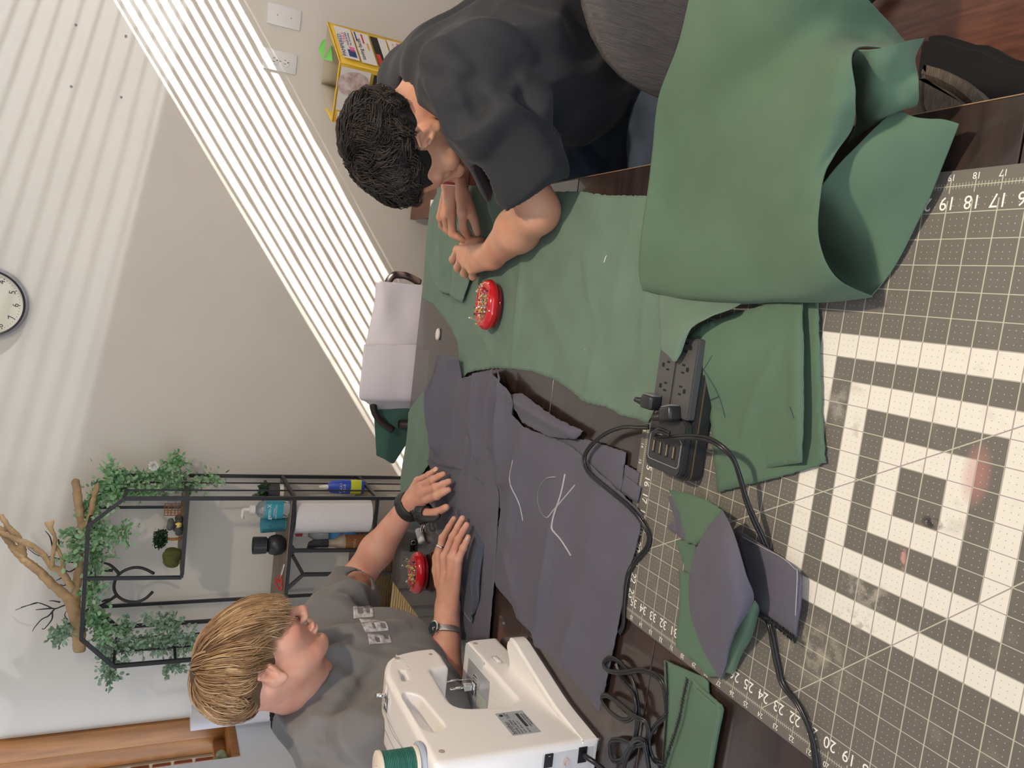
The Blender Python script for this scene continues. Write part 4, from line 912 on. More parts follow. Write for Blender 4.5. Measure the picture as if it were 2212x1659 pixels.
def hairmesh(name,T,m,whorl,n,thmax,r0=(.101,.083,.094),cz=.030,cx=-.014,lift=.014,wid=.0022,wave=0.,seed=1,parent=None,jit=.25,curl=1.,thick=.5,segs=10,tipdrop=None,lock=26,Lr=(.8,1.5)):
    rs=np.random.RandomState(seed); V=[];Fc=[];tone=[]
    w=np.array(whorl,float); w/=np.linalg.norm(w); a=np.cross(w,[0,1,0]); a/=np.linalg.norm(a); b=np.cross(w,a)
    for lk in range(n//lock):
        phL=rs.uniform(0,2*math.pi); tmL=thmax(phL,w,a,b)+rs.normal(0,.09); t0L=max(0,tmL*math.sqrt(rs.rand())*.85-.1); LL=rs.uniform(*Lr); layL=rs.rand(); dL=rs.normal(0,jit); wvL=rs.uniform(0,6.28); tnL=rs.rand()
        for i in range(lock):
            ph=phL+rs.normal(0,.075)/max(.25,math.sin(max(.2,t0L))); t0=max(0,t0L+rs.normal(0,.08)); t1=min(t0+LL*rs.uniform(.85,1.1),tmL+rs.uniform(-.12,.06)); t1=max(t1,t0+.2)
            lay=min(1,max(0,layL+rs.normal(0,.12))); lf=lift*(.3+.9*lay); P=[]; wv=wvL+rs.normal(0,.25); phm=phL
            for j in range(segs+1):
                q=j/segs; t=t0+(t1-t0)*q; conv=.55*q*q
                p_=ph*(1-conv)+phm*conv+dL*.5*q*q+wave*math.sin(q*6.5*curl+wv)*.12
                d=w*math.cos(t)+(a*math.cos(p_)+b*math.sin(p_))*math.sin(t)
                r=1/math.sqrt((d[0]/r0[0])**2+(d[1]/r0[1])**2+(d[2]/r0[2])**2)
                off=lf*(math.sin(math.pi*min(1,q*1.05+.05))**.8)+.002+.004*lay+wave*.004*math.sin(q*9*curl+wv*1.7)
                pt=d*(r+off)+np.array([cx,0,cz])
                if tipdrop: pt=pt+tipdrop(pt,q,lay)
                P.append(Vector(T(*pt)))
            wd=wid*rs.uniform(.7,1.5); n0=len(V)
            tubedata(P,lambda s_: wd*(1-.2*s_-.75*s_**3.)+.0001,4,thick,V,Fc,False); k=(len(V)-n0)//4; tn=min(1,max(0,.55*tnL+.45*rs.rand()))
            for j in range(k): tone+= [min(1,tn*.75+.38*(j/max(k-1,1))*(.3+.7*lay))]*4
    o=mk(name,V,Fc,m,parent,True); at_=o.data.attributes.new('tone','FLOAT','POINT'); at_.data.foreach_set('value',np.array(tone,np.float32)); return o
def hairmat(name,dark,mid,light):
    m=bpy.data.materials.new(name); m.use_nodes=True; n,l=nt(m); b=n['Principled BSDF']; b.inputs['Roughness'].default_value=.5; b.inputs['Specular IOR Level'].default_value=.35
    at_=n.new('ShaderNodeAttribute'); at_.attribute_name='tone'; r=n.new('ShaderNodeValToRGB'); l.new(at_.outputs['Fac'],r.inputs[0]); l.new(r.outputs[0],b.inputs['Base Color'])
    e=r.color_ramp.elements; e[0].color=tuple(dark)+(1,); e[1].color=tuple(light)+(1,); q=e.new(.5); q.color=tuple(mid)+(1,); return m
def wr3(s,amp,seed,stretch=(1,1,1)):
    rs=np.random.RandomState(seed); K=[(rs.normal(0,1,3)*np.array(stretch),rs.uniform(0,6.28),rs.uniform(.5,1.5)) for _ in range(7)]
    def f(X,Y,Z):
        v=0
        for (k,p,q) in K:
            k=k/np.linalg.norm(k)*s*q; u=k[0]*X+k[1]*Y+k[2]*Z+p; v=v+np.sin(u+1.4*np.sin(u*.43+p*2+ (X-Y)*s*.3))
        v=v/3.2; return amp*(1-2*np.abs(v).clip(0,1))
    return f
# ===== person A, fair hair, at the left side of the table
PA=thing('person','person with fair shaggy hair in a grey T-shirt laying both hands flat on cloth','person',(1.40,1.22,0))
A=Prims()
fA=Vector((.22,-.86,-.40)); RA=frame_from(fA,math.radians(4)); HA=XP(556,1418,1.315)
TA=head(A,HA,RA,.95)
neckA=XP(668,1482,1.375)
A.cone(TA(-.030,0,-.035),neckA+np.array([0,.01,-.02]),.052,.060,.03); A.cone(TA(.004,-.028,-.066),neckA+np.array([-.03,-.045,0]),.022,.022,.03)
# torso under the shirt
sRA=np.array([1.235,1.02,1.075]); sLA=np.array([1.585,.945,1.055]); elRA=np.array([1.345,1.10,.862]); elLA=np.array([1.875,.935,.925])
wrRA=ZP(967,1311,TT+.040); wrLA=ZP(881,1095,TT+.070)
A.cone(neckA+np.array([0,.02,-.05]),[1.41,1.16,.80],.055,.10,.05); A.cone(sRA,sLA,.05,.05,.05); A.cone([1.41,1.16,.80],[1.41,1.26,.56],.11,.13,.05)
A.cone(sRA,elRA,.050,.042,.02).cone(elRA,wrRA+(elRA-wrRA)*.55,.043,.044,.02).cone(wrRA+(elRA-wrRA)*.55,wrRA,.043,.0275,.02)
A.cone(sLA,elLA,.048,.040,.02).cone(elLA,wrLA+(elLA-wrLA)*.6,.041,.043,.02).cone(wrLA+(elLA-wrLA)*.6,wrLA,.042,.028,.02)
z_=lambda u,v,h: ZP(u,v,TT+h)
mR=[z_(948,1200,.046),z_(961,1203,.050),z_(976,1205,.048),z_(990,1210,.042)]
pR=[z_(957,1162,.040),z_(979,1160,.040),z_(991,1166,.038),z_(1001,1184,.036)]
tR=[z_(981,1121,.030),z_(999,1120,.030),z_(1008,1134,.030),z_(1012,1160,.030)]
hand(A,wrRA,mR,pR,tR,[z_(952,1262,.030),z_(944,1232,.028),z_(943,1205,.026),z_(948,1184,.024)],.029)
mL=[z_(912,1083,.056),z_(912,1065,.062),z_(908,1050,.062),z_(902,1038,.058)]
pL=[z_(944,1071,.046),z_(941,1053,.050),z_(935,1036,.050),z_(926,1026,.048)]
tL=[z_(969,1058,.030),z_(970,1040,.030),z_(958,1024,.032),z_(943,1014,.034)]
hand(A,wrLA,mL,pL,tL,[z_(902,1102,.050),z_(925,1110,.044),z_(946,1106,.038),z_(964,1096,.030)],.029)
bA=sdfmesh('body',A,[((1.15,.66,1.01),(1.50,1.10,1.40),.0026),((1.15,.80,.72),(1.95,1.40,1.020),.0045),
  ((1.44,.60,.755),(1.80,.802,.92),.0021),((1.6,.60,.755),(2.02,.802,1.0),.0026)][:2]+[((1.42,.58,.76),(2.02,.812,.94),.0022)],S_A,PA)
M_nail=mat('fingernail',(.70,.46,.38),.3)
nails(tR,pR,(0,0,1),M_nail,bA); nails(tL,pL,(0,0,1),M_nail,bA)
# grey T-shirt
SA=Prims()
SA.cone(neckA+np.array([.005,.02,-.030]),[1.41,1.11,.90],.083,.135,.05); SA.cone([1.41,1.11,.90],[1.41,1.24,.60],.138,.165,.06)
SA.cone(sRA+np.array([.02,0,-.005]),sLA+np.array([-.02,0,-.005]),.072,.070,.05); SA.cone(neckA+np.array([0,.03,-.012]),sRA,.066,.072,.05); SA.cone(neckA+np.array([.0,.025,-.012]),sLA,.064,.070,.05)
SA.cone(sRA,sRA+(elRA-sRA)*.88,.076,.085,.04); SA.cone(sLA,sLA+(elLA-sLA)*.62,.072,.074,.04)
SA.cone([1.30,1.00,.93],[1.52,.99,.92],.10,.10,.05)
SA.cone([1.33,.975,.98],[1.52,.95,.98],.075,.075,.05)
def fold(P_,a,b,r=.006,k=.016): P_.cone(a,b,r,r*.5,k)
FA_=[((690,1560),(800,1420)),((720,1600),(830,1490)),((745,1620),(835,1560)),((700,1480),(820,1370)),((690,1430),(880,1330)),((705,1385),(910,1345)),((650,1330),(760,1300)),((680,1310),(790,1280)),((700,1290),(815,1262)),((640,1560),(690,1620))]
SA.cone(TA(-.02,0,-.03),neckA+np.array([0,.0,.004]),.056,.060,.004,True)
SA.cone(sLA+(elLA-sLA)*.50,sLA+(elLA-sLA)*.80,.056,.064,.006,True); SA.cone(sLA+(elLA-sLA)*1.02,sLA+(elLA-sLA)*1.4,.10,.10,.006,True)
M_sa=mat('grey_jersey',(.185,.18,.178),.9,bump=.3,bscale=1200,var=.10,vscale=9,sheen=.1,bdist=.0005,wrinkle=.7,wscale=4.5,stretch=(1,1.6,.6))
def cast(o,u,v):
    d=Vector(ray(u,v)).normalized(); inv=o.matrix_world.inverted(); hit,loc,nn,i=o.ray_cast(inv@Vector(CC),inv.to_3x3()@d); return (o.matrix_world@loc,nn,d) if hit else None
def garment(name,prims,folds,boxes,m,parent,disp,r=.011,k=.03,h0=.012):
    t=sdfmesh('tmp',prims,[(boxes[0][0],boxes[0][1],h0)],m,None); bpy.context.view_layer.update(); n0=[]
    for (a,b) in folds:
        L_=[]
        for s_ in np.linspace(0,1,6):
            h_=cast(t,a[0]+(b[0]-a[0])*s_,a[1]+(b[1]-a[1])*s_)
            if h_: L_.append(np.array(h_[0])+np.array(h_[2])*.002)
        for i in range(len(L_)-1):
            if np.linalg.norm(L_[i+1]-L_[i])<.07: n0.append(('c',L_[i],L_[i+1],r*(1-.12*i),r*(1-.12*(i+1)),k,False))
    bpy.data.objects.remove(t)
    subs=[p for p in prims if p[6]]; pos=[p for p in prims if not p[6]]
    return sdfmesh(name,pos+n0+subs,boxes,m,parent,disp)
shA=garment('t_shirt',SA,FA_,[((1.05,.74,.50),(1.92,1.46,1.20),.0055)],M_sa,PA,wr3(26,.009,3,(1,.7,.5)))
# collar ring
def ring(c,n,r,m,name,parent,rr=.007,sx=1.,sy=1.,flat=.5,up=(0,0,1)):
    n=Vector(n).normalized(); a=Vector(up); a=(a-n*a.dot(n)).normalized(); b=n.cross(a)
    P=[Vector(tuple(map(float,c)))+a*(r*sx*math.cos(t))+b*(r*sy*math.sin(t)) for t in [2*math.pi*i/48 for i in range(49)]]
    return tube(name,P,rr,m,parent,8,flat)
nk=Vector(TA(-.02,0,-.03)-neckA).normalized()
ring(neckA+np.array([0,.004,.006]),nk,.066,M_sa,'shirt_collar',shA,.011,1,1,.7)
# chest print, three worn pale letters along the shirt front
M_pr=mat('worn_print',(.60,.57,.57),.8,var=.3,vscale=120,c2=(.3,.29,.3))
def onto(o,me,origin,m,name,parent,off=.0015):
    return None
def project_text(s,u,v,du,size,target,name,m,dist_lo=.9):
    """lettering laid on a garment: each outline point is cast from the outside on to the cloth"""
    pass
bpy.context.view_layer.update()
def cast(o,u,v):
    d=Vector(ray(u,v)).normalized(); inv=o.matrix_world.inverted(); hit,loc,nn,i=o.ray_cast(inv@Vector(CC),inv.to_3x3()@d); return (o.matrix_world@loc,nn,d) if hit else None
def decal(name,o,quad,m,parent,nu=8,nv=8,off=.0018,holes=()):
    """patch of print following the garment surface; quad of photo points marks where it sits"""
    V=[];ok=True
    for i in range(nu+1):
        for j in range(nv+1):
            s,t=i/nu,j/nv; p=[(quad[0][k]*(1-s)+quad[1][k]*s)*(1-t)+(quad[3][k]*(1-s)+quad[2][k]*s)*t for k in (0,1)]
            h=cast(o,*p)
            if not h: return None
            V.append(h[0]-h[2]*off)
    Fc=[(i*(nv+1)+j,i*(nv+1)+j+1,(i+1)*(nv+1)+j+1,(i+1)*(nv+1)+j) for i in range(nu) for j in range(nv) if not any(a<=i/nu<b and c<=j/nv<d for a,b,c,d in holes)]
    n=len(V); ob=mk(name,V,Fc,m,parent,True); md=ob.modifiers.new('s','SOLIDIFY'); md.thickness=.0006; return ob
decal('chest_print',shA,[(763,1310),(806,1308),(808,1332),(764,1336)],M_pr,shA,12,8,holes=[(.25,.42,.1,.6),(.6,.78,.1,.6)])
decal('chest_print',shA,[(776,1336),(835,1340),(842,1362),(790,1366)],M_pr,shA,12,8,holes=[(.35,.5,.15,.7),(.7,.85,.15,.7)])
decal('chest_print',shA,[(794,1368),(842,1372),(848,1388),(798,1392)],M_pr,shA,12,6,holes=[(.3,.5,.3,.8),(.7,.85,.0,.5)])
# jeans and shoes mostly hidden by the table
LA=Prims()
for sx_ in (-.10,.10):
    LA.cone([1.42+sx_,1.24,.54],[1.44+sx_*1.5,.80,.50],.085,.066,.04); LA.cone([1.44+sx_*1.5,.80,.50],[1.46+sx_*1.5,.86,.09],.064,.050,.03)
LA.cone([1.36,1.26,.55],[1.48,1.26,.55],.12,.12,.05)
M_jean=mat('dark_denim',(.022,.032,.050),.85,bump=.4,bscale=1500,var=.5,vscale=14,c2=(.05,.075,.11),wrinkle=.9,wscale=6)
sdfmesh('trousers',LA,[((1.1,.66,.05),(1.75,1.42,.72),.008)],M_jean,PA)
for sx_ in (-.10,.10):
    q=Prims(); q.cone([1.46+sx_*1.5,.88,.05],[1.46+sx_*1.5,.72,.042],.044,.038,.03); sdfmesh('shoe',q,[((1.46+sx_*1.5-.06,.66,0.0),(1.46+sx_*1.5+.06,.95,.11),.006)],M_blackplastic,PA)
# hair
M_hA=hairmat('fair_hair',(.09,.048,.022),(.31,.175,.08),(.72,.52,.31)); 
def thA(ph,w,a,b):
    d=a*math.cos(ph)+b*math.sin(ph)   # direction of the strand run in head space
    fwd=d[0]; side=abs(d[1])
    return 1.42+.74*max(fwd,0)**1.0+.28*side*(fwd>-.3)+(.34*max(0,-fwd))
def tdA(pt,q,lay):
    k=min(1,max(0,(pt[0]-.0)/.06)); return np.array([.026*q*q*k*(.3+lay),0,-.018*q*q*k])
cap=Prims(); cap.ell(TA(-.014,0,.026),np.array([.095,.076,.081]),RA,.01); cap.ell(TA(-.046,0,-.004),np.array([.048,.062,.044]),RA,.02); cap.ell(TA(.095,0,-.02),np.array([.060,.075,.058]),RA,.008,True)
sdfmesh('hair_base',cap,[(HA-.15,HA+.17,.006)],mat('fair_hair_base',(.09,.05,.024),.8),PA)['label']='darker hair close to the scalp'
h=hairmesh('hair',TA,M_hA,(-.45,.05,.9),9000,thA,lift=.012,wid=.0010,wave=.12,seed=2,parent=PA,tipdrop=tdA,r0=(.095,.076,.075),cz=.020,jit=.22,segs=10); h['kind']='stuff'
# watch, ring, wrist strap
def toward(a,b,t): return a+(b-a)*t
aw=toward(wrRA,elRA,.19); axd=(elRA-wrRA)/np.linalg.norm(elRA-wrRA)
wt=thing('wristwatch','silver wristwatch with dark dial on the near wrist of the fair-haired person','watch',aw)
M_band=mat('steel_band',(.45,.43,.42),.35,metal=.8,bump=.6,bscale=700)
ring(aw,axd,.0345,M_band,'watch_band',wt,.0085,.92,1.0,.22)
upw=Vector((-.35,-.15,.92)); upw=(upw-Vector(axd)*upw.dot(Vector(axd))).normalized()
wmx=basis(Vector(aw)+upw*.0325,Vector(axd),upw.cross(Vector(axd)))
lathe('watch_case',[(0,0),(.0165,0),(.0175,.002),(.0165,.007),(.0140,.008),(.0138,.0072),(0,.0072)],M_chrome,wt,36,(0,0,0),wmx)
lathe('watch_dial',[(0,.0073),(.0136,.0073),(.0136,.0077),(0,.0077)],mat('dial_dark',(.03,.04,.045),.15),wt,32,(0,0,0),wmx)
box('watch_hand',(-.0006,0,.0078),(.0006,.008,.0081),M_white,wt,0,1,wmx); box('watch_hand',(0,-.0006,.0078),(.006,.0006,.0081),M_white,wt,0,1,wmx@Matrix.Rotation(.5,4,'Z'))
rg=toward(np.array(mR[0]),np.array(pR[0]),.55); tag(ring(rg,pR[0]-mR[0],.0108,M_chrome,'finger_ring',None,.0028,1,1,.5),'silver ring on a finger of the near flat hand','ring')
ax2=(wrLA-np.mean(mL,0)); ax2/=np.linalg.norm(ax2)
M_lea=mat('black_leather',(.018,.019,.019),.45,bump=.3,bscale=300)
ws=thing('wrist_strap','wide black strap wrapped around the far hand and thumb','wrist strap',wrLA)
ring(toward(wrLA,np.mean(mL,0),.12),ax2,.036,M_lea,'strap_band',ws,.0135,.86,1.06,.22)
q0=z_(900,1096,.058)
ring(z_(918,1108,.048),z_(946,1106,.04)-z_(905,1104,.05),.0205,M_lea,'thumb_loop',ws,.013,1,1,.22)
tube('strap_tab',spline([z_(888,1096,.07),z_(900,1106,.066),z_(915,1116,.056),z_(940,1120,.046),z_(950,1112,.04)],6),.012,M_lea,ws,8,.3)
kr=thing('key_ring','chrome split ring with a black clip lying beside the far wrist','key ring',z_(913,1137,.002))
ring(z_(914,1136,.020),(0.3,-.25,1),.019,M_chrome,'split_ring',kr,.0022,1,1,1,up=(1,0,0)); ring(z_(918,1134,.012),(0.3,.25,1),.016,M_chrome,'split_ring',kr,.002,1,1,1,up=(1,0,0))
tube('clip',[z_(900,1122,.03),z_(912,1132,.02)],.005,M_blackplastic,kr,8,.4)
c=z_(907,1160,.012); tag(tube('marker_tube',[c+np.array([.02,-.012,-.001]),c+np.array([-.016,.008,-.001])],.0095,mat('marker_white',(.72,.70,.68),.4),None,20),'short white marking tube lying by the chrome ring','marker')
bcl=thing('binder_clip','small black clip lying against the far red pincushion','clip',z_(893,1182,.002)); box('clip_body',(-.006,-.018,0),(.006,.018,.012),M_blackplastic,bcl,.002,1,Matrix.Translation(Vector(z_(893,1178,.001)))); ring(z_(893,1172,.016),(1,0,0),.006,M_chrome,'clip_lever',bcl,.0008)
# ===== person B, dark hair, at the right side of the table
PB=thing('person','person with dark wavy hair in a black T-shirt bent over the table pinning green cloth','person',(1.35,-.45,0))
B=Prims()
fB=Vector((.12,.62,-.80)); RB=frame_from(fB,math.radians(-6)); HB=np.array([1.405,-.108,1.036])
TB=head(B,HB,RB,.98)
neckB=XP(950,190,1.43)
B.cone(TB(-.035,0,-.03),neckB,.052,.058,.03); B.cone(TB(.0,.0,-.072),neckB+np.array([-.0,.03,-.06]),.024,.03,.03)
sLB=np.array([1.235,-.205,.985]); sRB=np.array([1.59,-.255,.975]); elLB=ZP(1160,456,TT+.050); wrLB=ZP(1062,551,TT+.042); elRB=np.array([1.665,-.30,.845]); wrRB=ZP(981,393,TT+.085)
hipB=np.array([1.36,-.47,.56])
B.cone(neckB+np.array([0,-.03,-.05]),hipB,.06,.11,.05); B.cone(sLB,sRB,.05,.05,.05)
B.cone(sLB,elLB,.050,.041,.02).cone(elLB,toward(elLB,wrLB,.40),.041,.043,.02).cone(toward(elLB,wrLB,.40),wrLB,.043,.0285,.02)
B.cone(sRB,elRB,.048,.040,.02).cone(elRB,toward(elRB,wrRB,.4),.041,.042,.02).cone(toward(elRB,wrRB,.4),wrRB,.041,.029,.02)
mL2=[z_(990,541,.058),z_(998,557,.058),z_(1008,571,.052),z_(1020,583,.046)]
pL2=[z_(980,561,.044),z_(990,578,.042),z_(1004,590,.038),z_(1022,597,.034)]
tL2=[z_(995,556,.022),z_(1004,570,.022),z_(1014,580,.022),z_(1030,588,.022)]
hand(B,wrLB,mL2,pL2,tL2,[z_(1038,528,.036),z_(1020,522,.034),z_(1004,526,.030),z_(993,538,.026)],.029,(.0105,.0105,.010,.009))
mR2=[z_(998,459,.085),z_(975,462,.088),z_(961,464,.086),z_(951,469,.080)]
pR2=[z_(1001,492,.068),z_(978,504,.068),z_(966,494,.066),z_(955,487,.062)]
tR2=[z_(1013,514,.046),z_(1000,518,.046),z_(984,512,.044),z_(968,502,.044)]
hand(B,wrRB,mR2,pR2,tR2,[z_(1003,425,.076),z_(1014,449,.066),z_(1024,474,.056),z_(1032,502,.046)],.029,(.0098,.0098,.0092,.0084))
bB=sdfmesh('body',B,[((1.15,-.30,.90),(1.58,.06,1.24),.0026),((1.10,-.52,.60),(1.80,.11,.9015),.0045)][:1]+[((1.10,-.48,.74),(1.80,.008,.912),.004),((1.20,-.004,.745),(1.82,.16,.9015),.0022)],S_B,PB)
nails([tR2[0],tR2[1]],[pR2[0],pR2[1]],(-.3,.5,.8),M_nail,bB)
SB=Prims()
SB.cone(neckB+np.array([0,-.03,-.03]),neckB+np.array([0,-.06,-.10]),.080,.11,.04); SB.cone(neckB+np.array([0,-.05,-.06]),toward(neckB,hipB,.5)+np.array([-.01,.03,0]),.10,.150,.06); SB.cone(toward(neckB,hipB,.5)+np.array([-.01,.03,0]),hipB+np.array([-.01,.02,.05]),.155,.165,.06); SB.cone([1.30,-.30,.86],[1.32,-.36,.72],.125,.13,.05)
SB.cone(sLB+np.array([.03,-.015,-.005]),sRB+np.array([-.03,-.01,0]),.078,.072,.05); SB.cone(neckB+np.array([0,-.025,-.0]),sLB,.070,.074,.04); SB.cone(neckB+np.array([0,-.025,-.0]),sRB,.070,.070,.04)
slv=elLB-sLB; SB.cone(sLB,sLB+slv*.66,.077,.080,.035); SB.cone(sLB+slv*.3,sLB+slv*.62+np.array([-.015,-.02,-.012]),.074,.076,.03)
slr=elRB-sRB; SB.cone(sRB,sRB+slr*.8,.074,.082,.035)
SB.cone([1.26,-.27,.90],[1.54,-.28,.90],.085,.085,.05)
FB_=[((960,150),(1040,320)),((940,180),(1000,300)),((1010,330),(1110,190)),((935,120),(1010,150)),((1060,200),(1180,330)),((1130,170),(1180,260)),((1030,60),(1140,120)),((1090,20),(1230,90))]
SB.cone(TB(-.03,0,-.02),neckB+np.array([0,.012,0.002]),.056,.066,.004,True)
SB.cone(sLB+slv*.45,sLB+slv*.95,.062,.076,.006,True); SB.cone(sLB+slv*1.05,sLB+slv*1.5,.105,.11,.006,True); SB.cone(sRB+slr*1.12,sRB+slr*1.5,.085,.085,.006,True)
M_sb=mat('black_jersey',(.019,.020,.024),.85,bump=.3,bscale=1200,sheen=.06,bdist=.0005,wrinkle=.6,wscale=4,stretch=(1,1.6,.7))
shB=garment('t_shirt',SB,FB_,[((1.08,-.72,.50),(1.80,.06,1.16),.0055)],M_sb,PB,wr3(26,.008,8,(.8,1,.6)))
nk=Vector(TB(-.03,0,-.02)-neckB).normalized(); ring(neckB+np.array([0,.008,0]),nk,.074,M_sb,'shirt_collar',shB,.010,1,1,.7)
LB=Prims()
for sx_ in (-.12,.16):
    LB.cone([1.36+sx_*.8,-.46,.56],[1.36+sx_*1.2,-.02,.56],.105,.082,.05); LB.cone([1.36+sx_*1.2,-.02,.55],[1.36+sx_*1.2,-.06,.09],.072,.052,.03)
LB.cone([1.30,-.34,.57],[1.46,-.34,.57],.10,.10,.05)
LB.cone([1.29,-.47,.54],[1.43,-.47,.54],.125,.125,.05)
tr=garment('jeans',LB,[((1230,270),(1290,380)),((1250,250),(1340,330)),((1210,330),(1240,390)),((1350,240),(1340,370))],[((1.1,-.66,.05),(1.75,.10,.76),.0075)],M_jean,PB,wr3(30,.005,5))
for sx_ in (-.12,.16):
    q=Prims(); q.cone([1.36+sx_*1.2,-.07,.05],[1.36+sx_*1.2,.09,.042],.044,.038,.03); sdfmesh('shoe',q,[((1.36+sx_*1.2-.06,-.13,0.0),(1.36+sx_*1.2+.06,.15,.11),.006)],M_blackplastic,PB)
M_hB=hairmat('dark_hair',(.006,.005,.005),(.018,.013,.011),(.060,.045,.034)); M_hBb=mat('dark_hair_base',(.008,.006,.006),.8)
def thB(ph,w,a,b):
    d=a*math.cos(ph)+b*math.sin(ph); fwd=d[0]; side=abs(d[1])
    return 1.40+.16*max(fwd,0)+.14*side+(.30*max(0,-fwd))
cap=Prims(); cap.ell(TB(-.015,0,.027),np.array([.098,.079,.083]),RB,.01); cap.ell(TB(-.050,0,-.002),np.array([.050,.064,.046]),RB,.02); cap.ell(TB(.095,0,-.03),np.array([.062,.075,.066]),RB,.008,True); 
for i,ys in enumerate((.086,-.086)): cap.ell(TB(-.008,ys,-.012),np.array([.02,.02,.03]),RB,.004,True)
cp=sdfmesh('hair_base',cap,[(HB-.16,HB+.18,.006)],M_hBb,PB,wr3(60,.004,2))
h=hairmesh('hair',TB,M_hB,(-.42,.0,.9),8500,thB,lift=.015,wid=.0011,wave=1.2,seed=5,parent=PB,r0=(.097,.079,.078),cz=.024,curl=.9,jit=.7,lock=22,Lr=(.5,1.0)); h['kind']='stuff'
M_brac=mat('red_cord',(.45,.02,.03),.7)
bc=toward(wrRB,np.mean(mR2,0),.10); ring(bc,elRB-wrRB,.0375,M_brac,'x',None,.0024,.86,1.05,1) ; o=COL.objects[-1]; o.name='bracelet'; tag(o,'thin red cord bracelet on the far wrist of the dark-haired person','bracelet')
tag(ring(bc+np.array([-.006,.004,-.006]),elRB-wrRB,.0372,M_thread,'bracelet',None,.0012,.86,1.05,1),'fine pale thread bracelet just below the red one','bracelet')
# needle between the hands
tag(tube('sewing_pin',[z_(1000,470,.05),z_(1026,510,.045)],.0006,M_steel,None,5),'steel pin held between the two hands over the green cloth','pin')
# ---------------- wall things
def wallbox(name,label,cat,u0,v0,u1,v1,t,m,X=XW):
    a=XP(u0,v0,X);b=XP(u1,v1,X); return a,b
def plate(label,u,v,outlet):
    c=XP(u,v,XW); t=thing('wall_outlet' if outlet else 'blank_wall_plate',label,'outlet' if outlet else 'wall plate',(XW-.003,c[1],c[2]))
    box('cover_plate',(XW-.006,c[1]-.036,c[2]-.0585),(XW-.0002,c[1]+.036,c[2]+.0585),M_white,t,.002,2)
    if outlet:
        for s in (1,-1):
            mx=Matrix.Translation((XW-.006,c[1],c[2]+s*.0195))@Matrix.Rotation(math.radians(-90),4,'Y')
            lathe('socket_face',[(0,0),(.0165,0),(.0168,.0008),(.0160,.0018),(0,.0018)],M_white,t,28,(0,0,0),mx,sx=.85)
            for dy,hh in ((.0062,.0042),(-.0062,.0036)): box('socket_slot',(XW-.0082,c[1]+dy-.0008,c[2]+s*.0195+.003-hh),(XW-.0076,c[1]+dy+.0008,c[2]+s*.0195+.003+hh),M_hole,t)
            lathe('ground_hole',[(0,0),(.0024,0),(.0024,.0005),(0,.0005)],M_hole,t,12,(0,0,0),Matrix.Translation((XW-.0077,c[1],c[2]+s*.0195-.008))@Matrix.Rotation(math.radians(-90),4,'Y'))
        sc_=[0]
    else: sc_=[.024,-.024]
    for d in sc_: lathe('plate_screw',[(0,0),(.003,0),(.0025,.001),(0,.0012)],mat('screw_beige',(.45,.42,.36),.4),t,12,(0,0,0),Matrix.Translation((XW-.006,c[1],c[2]+d))@Matrix.Rotation(math.radians(-90),4,'Y'))
plate('white duplex wall outlet at the edge of the sun stripes',605,133,True)
plate('white blank wall plate right of the outlet',614,37,False)
for i,(u,v,l) in enumerate([(164,54,'topmost by the faint stripes'),(272,78,'beside the first bright stripe'),(154,187,'lower one under the topmost'),(262,210,'lower one beside the stripes')]):
    c=XP(u,v,XW); tag(lathe('wall_anchor',[(0,0),(.0045,0),(.004,.002),(.002,.0022),(.0018,.0006),(0,.0006)],mat('anchor_grey',(.25,.24,.23),.4),None,14,(0,0,0),Matrix.Translation((XW,c[1],c[2]))@Matrix.Rotation(math.radians(-90),4,'Y')),'small grey screw anchor in the wall, '+l,'screw')
# clock
cc=XP(-28,653,XW-.02); cy,cz=cc[1],cc[2]
def wm(dx,dz=0,dy=0): return Matrix.Translation((XW-dx,cy+dy,cz+dz))@Matrix.Rotation(math.radians(-90),4,'Y')
ck=thing('wall_clock','round wall clock with cream face and dark thin rim at the upper edge','clock',(XW,cy,cz))
lathe('clock_case',[(0,0),(.108,0),(.118,.012),(.118,.030),(.113,.038),(.108,.040),(.106,.033),(0,.033)],mat('clock_case_grey',(.26,.26,.27),.4),ck,64,(0,0,0),wm(.001))
lathe('clock_rim',[(0,.0338),(.105,.0338),(.1045,.0415),(.109,.0425),(.111,.040),(.111,.033),(0,.0332)],mat('clock_rim_dark',(.02,.012,.022),.3),ck,64,(0,0,0),wm(.001))
lathe('clock_face',[(0,.0345),(.104,.0345),(.104,.0355),(0,.0355)],mat('clock_face_cream',(.66,.62,.50),.6),ck,64,(0,0,0),wm(.001))
for k in range(12):
    a=math.radians(90-30*(k or 12)); y=-math.cos(a)*.083; z=math.sin(a)*.083
    if k in(4,5,6,7,8): text('clock_numeral',str(k),.026,mat('numeral_dark',(.05,.03,.05),.6),ck,basis((XW-.0372,cy+y,cz+z),(0,-1,0),(0,0,1)),.0001)
for k in range(60):
    a=math.radians(6*k); 
    if math.cos(a)<.2: lathe('minute_dot',[(0,0),(.0012 if k%5 else .002,0),(0,.0003)],M_ink,ck,8,(0,0,0),wm(.0366,math.cos(a)*.094,math.sin(a)*.094))
